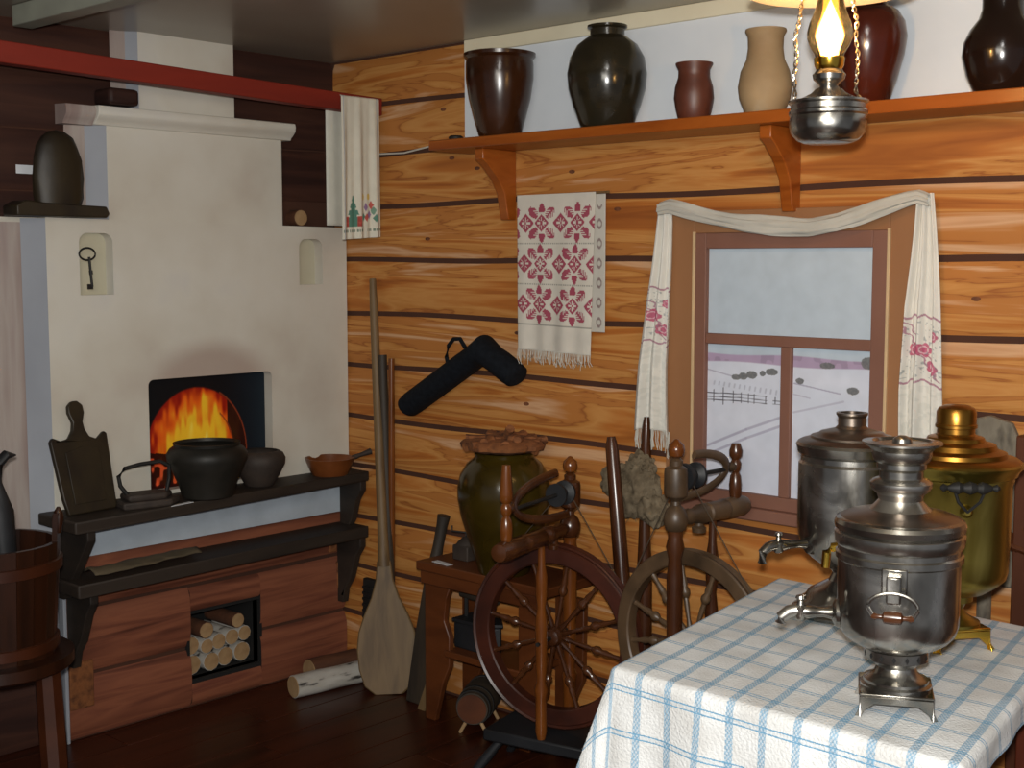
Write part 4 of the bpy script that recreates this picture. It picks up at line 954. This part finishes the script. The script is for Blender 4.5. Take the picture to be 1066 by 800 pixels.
# ================================================================= TABLE AND CLOTH
A_ = Vector((2.286, -1.205, 0)); exv = Vector((.997, -.035, 0)).normalized(); eyv = Vector((-.165, .986, 0)).normalized()
TW, TL, TH = .685, .83, .745
tbl = thing('table', 'red-brown wooden table mostly hidden under the checked cloth', 'table', tuple(A_ + exv * TW / 2 + eyv * TL / 2))
o0 = Vector(tbl.location)
def tp(a, b, z=0): return A_ + exv * a + eyv * b + Vector((0, 0, z)) - o0
def tprism(pts, z0, z1, name, bev=.004):
    P = [tp(a, b) for a, b in pts]; n = len(P)
    MB().add([(p.x, p.y, z0) for p in P] + [(p.x, p.y, z1) for p in P], [tuple(range(n)), tuple(range(n, 2 * n))] + [(i, (i + 1) % n, n + (i + 1) % n, n + i) for i in range(n)]).build(name, 'tablewood', tbl, bevel=bev)
def rect(a0, b0, a1, b1): return [(a0, b0), (a1, b0), (a1, b1), (a0, b1)]
tprism(rect(.004, .004, TW - .004, TL - .004), TH - .03, TH - .003, 'tabletop')
for a in (.03, TW - .055):
    tprism(rect(a, .07, a + .02, TL - .07), TH - .12, TH - .031, 'apron')
for b in (.03, TL - .05): tprism(rect(.07, b, TW - .07, b + .02), TH - .12, TH - .031, 'apron')
for a in (.02, TW - .075):
    for b in (.02, TL - .075): tprism(rect(a, b, a + .055, b + .055), 0, TH - .0305, 'leg')
def clothP(u, v):
    dl, dr, df, db = .30, .062, .33, .06
    a = -dl + u * (TW + dl + dr); b = -df + v * (TL + df + db)
    ca = np.clip(a, 0, TW); cb = np.clip(b, 0, TL); da = a - ca; dbb = b - cb
    r = np.hypot(da, dbb); rs = np.maximum(r, 1e-6); na = da / rs; nb = dbb / rs
    corner = np.minimum(np.abs(da), np.abs(dbb)) / rs
    rho = .018
    th = np.clip(r / rho, 0, PI / 2); flat_out = rho * np.sin(th); fall = rho * (1 - np.cos(th)); ex = np.maximum(r - rho * PI / 2, 0)
    fold = .010 * np.sin((ca * 1.0 + cb) * 34 + 1.0) * np.clip(ex / .15, 0, 1)
    flare = (.07 + .42 * corner)
    outw = flat_out + ex * flare + fold * (1 - corner)
    fall = fall + ex * np.sqrt(np.clip(1 - flare ** 2, .1, 1))
    z = TH + .003 - fall + .0012 * np.sin(a * 31) * np.sin(b * 27) * (r < .001)
    pa = ca + na * outw; pb = cb + nb * outw
    x = A_.x + exv.x * pa + eyv.x * pb; y = A_.y + exv.y * pa + eyv.y * pb
    return x, y, z
tc_ = sheet('tablecloth', 'tablecloth', clothP, 230, 280, None, None, 0, uvs=lambda u, v: (u * (TW + .362), v * (TL + .39)))
tag(tc_, 'white tablecloth with blue woven checks draped over the table', 'tablecloth')

# ================================================================= SAMOVARS
def tap(root, dirv, z, r0, L_, m, s=1., bend=.03, key=True, drop=.03):
    """faucet leaving the body at radius r0 in direction dirv"""
    d = Vector((dirv[0], dirv[1], 0)).normalized(); c = Vector((0, 0, z))
    a = c + d * (r0 - .004); e = c + d * (r0 + L_)
    o = MB().rod(a, a + d * .014, [(.020 * s, 0), (.018 * s, .6), (.010 * s, 1)], 18).rod(a + d * .01, a + d * L_ * .75, [(.010 * s, 0), (.0065 * s, .3), (.0075 * s, .6), (.010 * s, .9), (.009 * s, 1)], 14)
    o.tube([a + d * L_ * .7, a + d * L_ * .85 + Vector((0, 0, .002)), a + d * L_ + Vector((0, 0, -.002)), a + d * (L_ + .012) + Vector((0, 0, -.012)), a + d * (L_ + .014) + Vector((0, 0, -drop))], [.009 * s, .009 * s, .0085 * s, .008 * s, .0075 * s], 12)
    t = o.build('tap', m, root)
    k = c + d * (r0 + L_ * .72)
    ko = MB().rod(k + Vector((0, 0, -.016)), k + Vector((0, 0, .030)), [(.006 * s, 0), (.009 * s, .1), (.010 * s, .5), (.005 * s, .6), (.004 * s, .75), (.007 * s, .85), (.006 * s, .95), (.002, 1)], 12)
    ko.build('tap_key', m, t)
    return t
def footplate(root, m, half, h, th, rz, foot_out=.012):
    mx = Matrix.Rotation(rz, 4, 'Z')
    MB().box((-half, -half, h - th), (half, half, h), mx).build('base_plate', m, root, bevel=.003)
    h0 = h - th; H = half - .002; f = foot_out
    pts = [(-H, h0), (H, h0), (H + .002, .35 * h0), (H + f, 0), (H - .003, 0), (H - .008, .3 * h0), (H - .024, .66 * h0), (-H + .024, .66 * h0), (-H + .008, .3 * h0), (-H + .003, 0), (-H - f, 0), (-H - .002, .35 * h0)]
    for q in range(4):
        r4 = mx @ Matrix.Rotation(q * PI / 2, 4, 'Z')
        MB().prism(pts, r4 @ Vector((0, -H - .001, 0)), r4.to_3x3() @ Vector((1, 0, 0)), (0, 0, 1), r4.to_3x3() @ Vector((0, .003, 0))).build('footed_apron', m, root, bevel=.0008)
def handle_loop(root, dirv, z, r, m, w=.04, hh=.032, out=.022):
    """ring handle hanging from a square mount on the body side"""
    d = Vector((dirv[0], dirv[1], 0)).normalized(); s = Vector((-d.y, d.x, 0)); c = d * r + Vector((0, 0, z))
    mx = Matrix((( s.x, d.x, 0, c.x), (s.y, d.y, 0, c.y), (0, 0, 1, c.z), (0, 0, 0, 1)))
    b = MB().box((-.021, -.006, .006), (.021, .006, .050), mx).box((-.012, .004, -.006), (.012, out, .040), mx).build('handle_mount', m, root, bevel=.003)
    pts = []
    for i in range(21):
        a = PI * 1.0 * i / 20 ; pts.append(mx @ Vector((w * 1.0 * math.cos(a), out + .002, -.012 + hh * .8 * math.sin(a))))
    pts = [mx @ Vector((w * .8, out, -.026))] + pts + [mx @ Vector((-w * .8, out, -.026))]
    o = MB().tube(pts, .0032, 8).build('handle_ring', m, b)
    MB().rod(mx @ Vector((-w * .85, out, -.027)), mx @ Vector((w * .85, out, -.027)), [(.004, 0), (.006, .08), (.004, .16), (.004, .25), (.010, .3), (.011, .5), (.010, .7), (.004, .75), (.004, .84), (.006, .92), (.004, 1)], 14).build('grip', 'turneddark', b)
def spindle_handle(root, dirv, z, r, m):
    d = Vector((dirv[0], dirv[1], 0)).normalized(); s = Vector((-d.y, d.x, 0)); c = d * r + Vector((0, 0, z))
    b = MB().rod(c + Vector((0, 0, -.05)) - d * .004, c + d * .012 + Vector((0, 0, -.05)), [(.014, 0), (.012, .6), (.006, 1)], 14).build('handle_mount', m, root)
    for q in (-1, 1): MB().tube([c + d * .01 + Vector((0, 0, -.05)), c + d * .02 + s * .02 * q + Vector((0, 0, -.028)), c + d * .025 + s * .03 * q], .003, 6).build('strut', 'iron', b)
    MB().rod(c + d * .025 - s * .055, c + d * .025 + s * .055, [(.003, 0), (.008, .05), (.004, .12), (.009, .2), (.0125, .3), (.008, .38), (.013, .5), (.008, .62), (.0125, .7), (.009, .8), (.004, .88), (.008, .95), (.003, 1)], 14).build('grip', 'iron', b)

TZ = TH + .0045
def facing(p):
    f = Vector((CAM.x - p[0], CAM.y - p[1], 0)).normalized(); return f, Vector((-f.y, f.x, 0))   # towards viewer side, its right
Rv = Vector((math.cos(YAW), math.sin(YAW), 0)); Fv = Vector((-math.sin(YAW), math.cos(YAW), 0))
def lath(root, name, m, pr, sc, seg=56, parent=None): return MB().lathe([(r * sc, h * sc) for r, h in pr], seg).build(name, m, parent or root, ang=32)
# front
s1 = 1 / 601.
f1 = thing('samovar', 'nearest nickel samovar with ring handle and square footed base', 'samovar', (2.785, -1.066, TZ), 0, 'samovars on the checked cloth')
T1, R1 = facing(f1.location)
footplate(f1, 'steel', .062, .040, .006, YAW - .25, .008)
lath(f1, 'pedestal', 'steel', [(36, 24), (36, 27), (33, 29), (33, 32), (28, 34), (22, 39), (20, 45), (22, 50), (31, 53)], s1)
cl = lath(f1, 'perforated_collar', 'steel2', [(31, 53), (33, 54), (33, 64), (31, 65)], s1)
mbh = MB()
for i in range(16):
    a = 2 * PI * i / 16; c = Vector((33.2 * s1 * math.cos(a), 33.2 * s1 * math.sin(a), 59 * s1)); tt = Vector((-math.sin(a), math.cos(a), 0)); n_ = Vector((math.cos(a), math.sin(a), 0))
    mbh.add([c + tt * .0035, c + Vector((0, 0, .006)), c - tt * .0035, c - Vector((0, 0, .006)), c + n_ * -.002], [(0, 1, 2, 3), (0, 1, 4), (1, 2, 4), (2, 3, 4), (3, 0, 4)])
mbh.build('perforations', 'black', cl, smooth=False)
lath(f1, 'body', 'steel', [(31, 65), (36, 66), (44, 70), (52, 75), (58, 82), (61, 92), (61.5, 105), (61.5, 157), (64, 159), (64, 165), (62, 167), (62, 172), (64.5, 175), (65.5, 182), (65.5, 186), (62, 189)], s1)
lath(f1, 'shoulder', 'steel2', [(62, 189), (65, 190), (66, 196), (64, 200), (60, 202)], s1)
lath(f1, 'lid', 'lidmetal', [(60, 202), (58, 203), (50, 206), (38, 208), (31, 210)], s1)
lath(f1, 'neck', 'steel', [(31, 210), (27, 214), (22, 220), (24, 226), (29, 230), (31, 234), (31, 238), (28, 241), (22, 243), (22, 250), (25, 253), (25, 258), (27, 260)], s1)
lath(f1, 'chimney_cap', 'steel2', [(27, 260), (28, 261), (30, 266), (30, 271), (34, 275), (40, 278), (40, 280), (30, 281), (28, 279), (10, 279), (9, 283), (4, 286), (0, 286)], s1)
tap(f1, tuple(-R1 + T1 * .12), 98 * s1, 60 * s1, .088, 'steel', 1.35, drop=.022)
handle_loop(f1, tuple(T1 - R1 * .06), 131 * s1, 61.5 * s1, 'steel')
handle_loop(f1, tuple(-T1 + R1 * .12), 131 * s1, 61.5 * s1, 'steel')
# rear left
s2 = 1 / 487.
s2 = 1 / 471.
f2 = thing('samovar', 'taller nickel samovar with domed lid standing rear left on the table', 'samovar', (2.42, -.558, TZ), 0, 'samovars on the checked cloth')
T2, R2 = facing(f2.location)
lath(f2, 'base', 'steel2', [(56, 0), (57, 4), (52, 8), (50, 12), (44, 16), (40, 22), (30, 28), (20, 34), (16, 42), (19, 46)], s2)
lath(f2, 'body', 'steel', [(19, 46), (28, 50), (40, 59), (48, 69), (52, 81), (53, 93), (53, 157), (51, 160), (51, 165)], s2)
lath(f2, 'shoulder', 'steel2', [(51, 165), (54, 168), (55, 173), (56, 176), (54, 179)], s2)
lath(f2, 'lid', 'lidmetal', [(54, 179), (50, 181), (42, 183), (41, 185), (34, 187), (32, 189), (24, 191), (17, 193)], s2)
lath(f2, 'chimney', 'lidmetal', [(17, 193), (14, 196), (14, 204), (16, 207), (16, 209), (12, 209), (12, 196), (0, 195)], s2)
tap(f2, tuple(-R2 + T2 * .65), 76 * s2, 47 * s2, .105, 'steel', 1.3, drop=.036)
handle_loop(f2, tuple(R2 * .8 + T2 * .5), 140 * s2, 53 * s2, 'steel')
# brass
s3 = 1 / 511.
f3 = thing('samovar', 'brass samovar with stepped orange lid at the right rear of the table', 'samovar', (2.69, -.637, TZ), 0, 'samovars on the checked cloth')
s3 = 1 / 520.
T3, R3 = facing(f3.location)
footplate(f3, 'gold', .058, .045, .006, YAW + .2, .012)
lath(f3, 'pedestal', 'brass', [(30, 23), (30, 26), (25, 28), (16, 34), (13, 40), (16, 46), (22, 48), (22, 54)], s3)
lath(f3, 'body', 'brass', [(22, 54), (34, 58), (46, 66), (54, 74), (56, 82), (56.5, 100), (57.5, 172), (59, 176), (59, 180)], s3)
lath(f3, 'shoulder', 'brass', [(59, 180), (62, 182), (64, 187), (68, 191), (69, 194), (66, 196)], s3)
lath(f3, 'lid', 'brasslid', [(66, 196), (62, 199), (52, 201), (51, 205), (42, 208), (40, 213), (30, 216), (28, 220), (21, 222)], s3)
lath(f3, 'chimney_cap', 'brasslid', [(21, 222), (19, 224), (19, 229), (21, 230), (21, 233), (20, 234), (20, 246), (18, 250), (12, 253), (0, 254)], s3)
tap(f3, tuple(-R3 - T3 * .12), 92 * s3, 56 * s3, .135, 'gold', 1.2, key=False, drop=.045)
spindle_handle(f3, tuple(T3 + R3 * .22), 178 * s3, 57 * s3, 'brass')

# ================================================================= HANGING OIL LAMP
ol = thing('hanging_oil_lamp', 'lit nickel oil lamp with glass chimney hanging in front of the shelf', 'lamp', (2.466, -.773, 1.755))
Lq = 1 / 523.
MB().lathe([(r * Lq, (150 - y) * Lq) for r, y in [(0, 150), (24, 149.5), (32, 146), (38, 139), (40, 130), (39, 122), (40.5, 120), (40.5, 117), (38.5, 115), (38.5, 110), (41, 108), (41, 106), (38, 106), (28, 103), (18, 98), (14, 94)]], 48).build('reservoir', 'steel', ol, ang=30)
br = MB().lathe([(r * Lq, (150 - y) * Lq) for r, y in [(14, 95), (9, 91), (11, 88), (16, 84), (17, 79), (15, 77), (13, 74), (12.5, 70)]], 36).build('burner', 'steel2', ol)
MB().lathe([(r * Lq, (150 - y) * Lq) for r, y in [(13, 74), (15, 70), (16, 62), (14, 61), (12, 70), (13, 74)]], 24, None, lobes=lambda a, z: .05 * math.sin(12 * a)).build('gallery', 'gold', br)
ch = [(14, 66), (15, 58), (20, 50), (23, 42), (23.5, 36), (21, 26), (16, 14), (13, 2), (11, -12), (10.5, -40), (10.5, -60)]
MB().lathe([(r * Lq, (150 - y) * Lq) for r, y in ch] + [((r - .8) * Lq, (150 - y) * Lq) for r, y in reversed(ch)] + [(14 * Lq, (150 - 66) * Lq)], 40).build('glass_chimney', 'glass', ol)
MB().lathe([(r * Lq, (150 - y) * Lq) for r, y in [(0, 66), (8, 60), (14, 52), (15.5, 42), (12, 30), (6, 16), (0, 2)]], 24).build('flame', 'flame', ol)
MB().lathe([(r * Lq, (150 - y) * Lq) for r, y in [(0, 66), (12, 60), (18, 50), (21, 40), (20.5, 32), (17, 22), (12, 10), (9, -4), (4, -20), (0, -26)]], 28).build('flame_halo', 'glow', ol)  # added emissive shell for the halo around the flame
rv = Vector((math.cos(YAW), math.sin(YAW), 0))
def wq(dx, y, w=0): return tuple(rv * (dx * Lq) + Fv * w + Vector((0, 0, (150 - y) * Lq)))
for side in (-1, 1):
    base_pts = [(-36, 118), (-35, 100), (-36, 78), (-34, 62), (-36, 40), (-32, 24), (-30, 8), (-24, -16), (-16, -40), (-6, -60)] if side < 0 else [(36, 108), (28, 96), (29, 78), (30, 60), (27, 42), (28, 24), (24, 10), (22, -8), (16, -36), (6, -60)]
    mb = MB(); N_ = 60; xs = np.interp(np.linspace(0, 9, N_), range(10), [p[0] for p in base_pts]); ys = np.interp(np.linspace(0, 9, N_), range(10), [p[1] for p in base_pts])
    for ph in (0, PI):
        mb.tube([Vector(wq(xs[i] + 1.6 * math.cos(i * .9 + ph), ys[i], .003 * math.sin(i * .9 + ph))) for i in range(N_)], .0018, 6)
    mb.build('hanging_wire', 'wire', ol)
MB().lathe([(86 * Lq, (150 + 5) * Lq), (85 * Lq, (150 + 7) * Lq), (50 * Lq, (150 + 26) * Lq), (22 * Lq, (150 + 44) * Lq), (20 * Lq, (150 + 44) * Lq), (48 * Lq, (150 + 25) * Lq), (83 * Lq, (150 + 5) * Lq), (86 * Lq, (150 + 5) * Lq)], 48).build('shade', 'shade', ol)
MB().rod((0, 0, (150 + 58) * Lq), (0, 0, CEIL - 1.755 - .001), .003, 8).build('ceiling_hook', 'iron', ol)
pl_ = lamp('oil_lamp_light', 'POINT', (2.466, -.773, 1.755 + 112 * Lq), 4.5, (1, .74, .46), .02)
pl_.parent = ol; pl_.location = (0, 0, 112 * Lq)

# ================================================================= RIGHT EDGE
wd = MB().prism([(-.07, 0), (.07, 0), (.075, .36), (.055, .40), (.0, .415), (-.055, .40), (-.075, .36)], (0, 0, 0), (1, 0, 0), (0, 0, 1), (0, -.02, 0)).rod((0, -.01, -.733), (0, -.01, .0), .018, 10).build('distaff_board', 'weathered', loc=(2.512, -.03, .735), bevel=.004); tag(wd, 'weathered grey wooden board upright behind the brass samovar', 'board')
ps = thing('chair_post', 'red-brown wooden chair back post at the right edge behind the table', 'chair', (2.645, -.12, 0))
MB().box((-.028, -.025, 0), (.028, .025, 1.12)).build('post', 'postwood', ps, bevel=.004)
MB().box((.32, -.025, 0), (.375, .025, 1.12)).build('post', 'postwood', ps, bevel=.004)
MB().tube([(-.04, .0, .86), (.1, .0, .83), (.34, .0, .85)], [.03, .03, .03], 10, .5).build('back_rail', 'postwood', ps)
MB().tube([(-.09, .015, .93), (-.06, .01, .88), (-.01, 0, .85)], [.012, .02, .03], 10, .5).build('curved_brace', 'postwood', ps)

cd_ = MB().tube([(.02, -.016, 1.906), (.2, -.016, 1.903), (.40, -.016, 1.898), (.55, -.016, 1.915), (.70, -.016, 1.93)], .003, 6).build('pale_cord', 'fringe'); tag(cd_, 'thin pale cord running along the log wall to the shelf', 'cord')
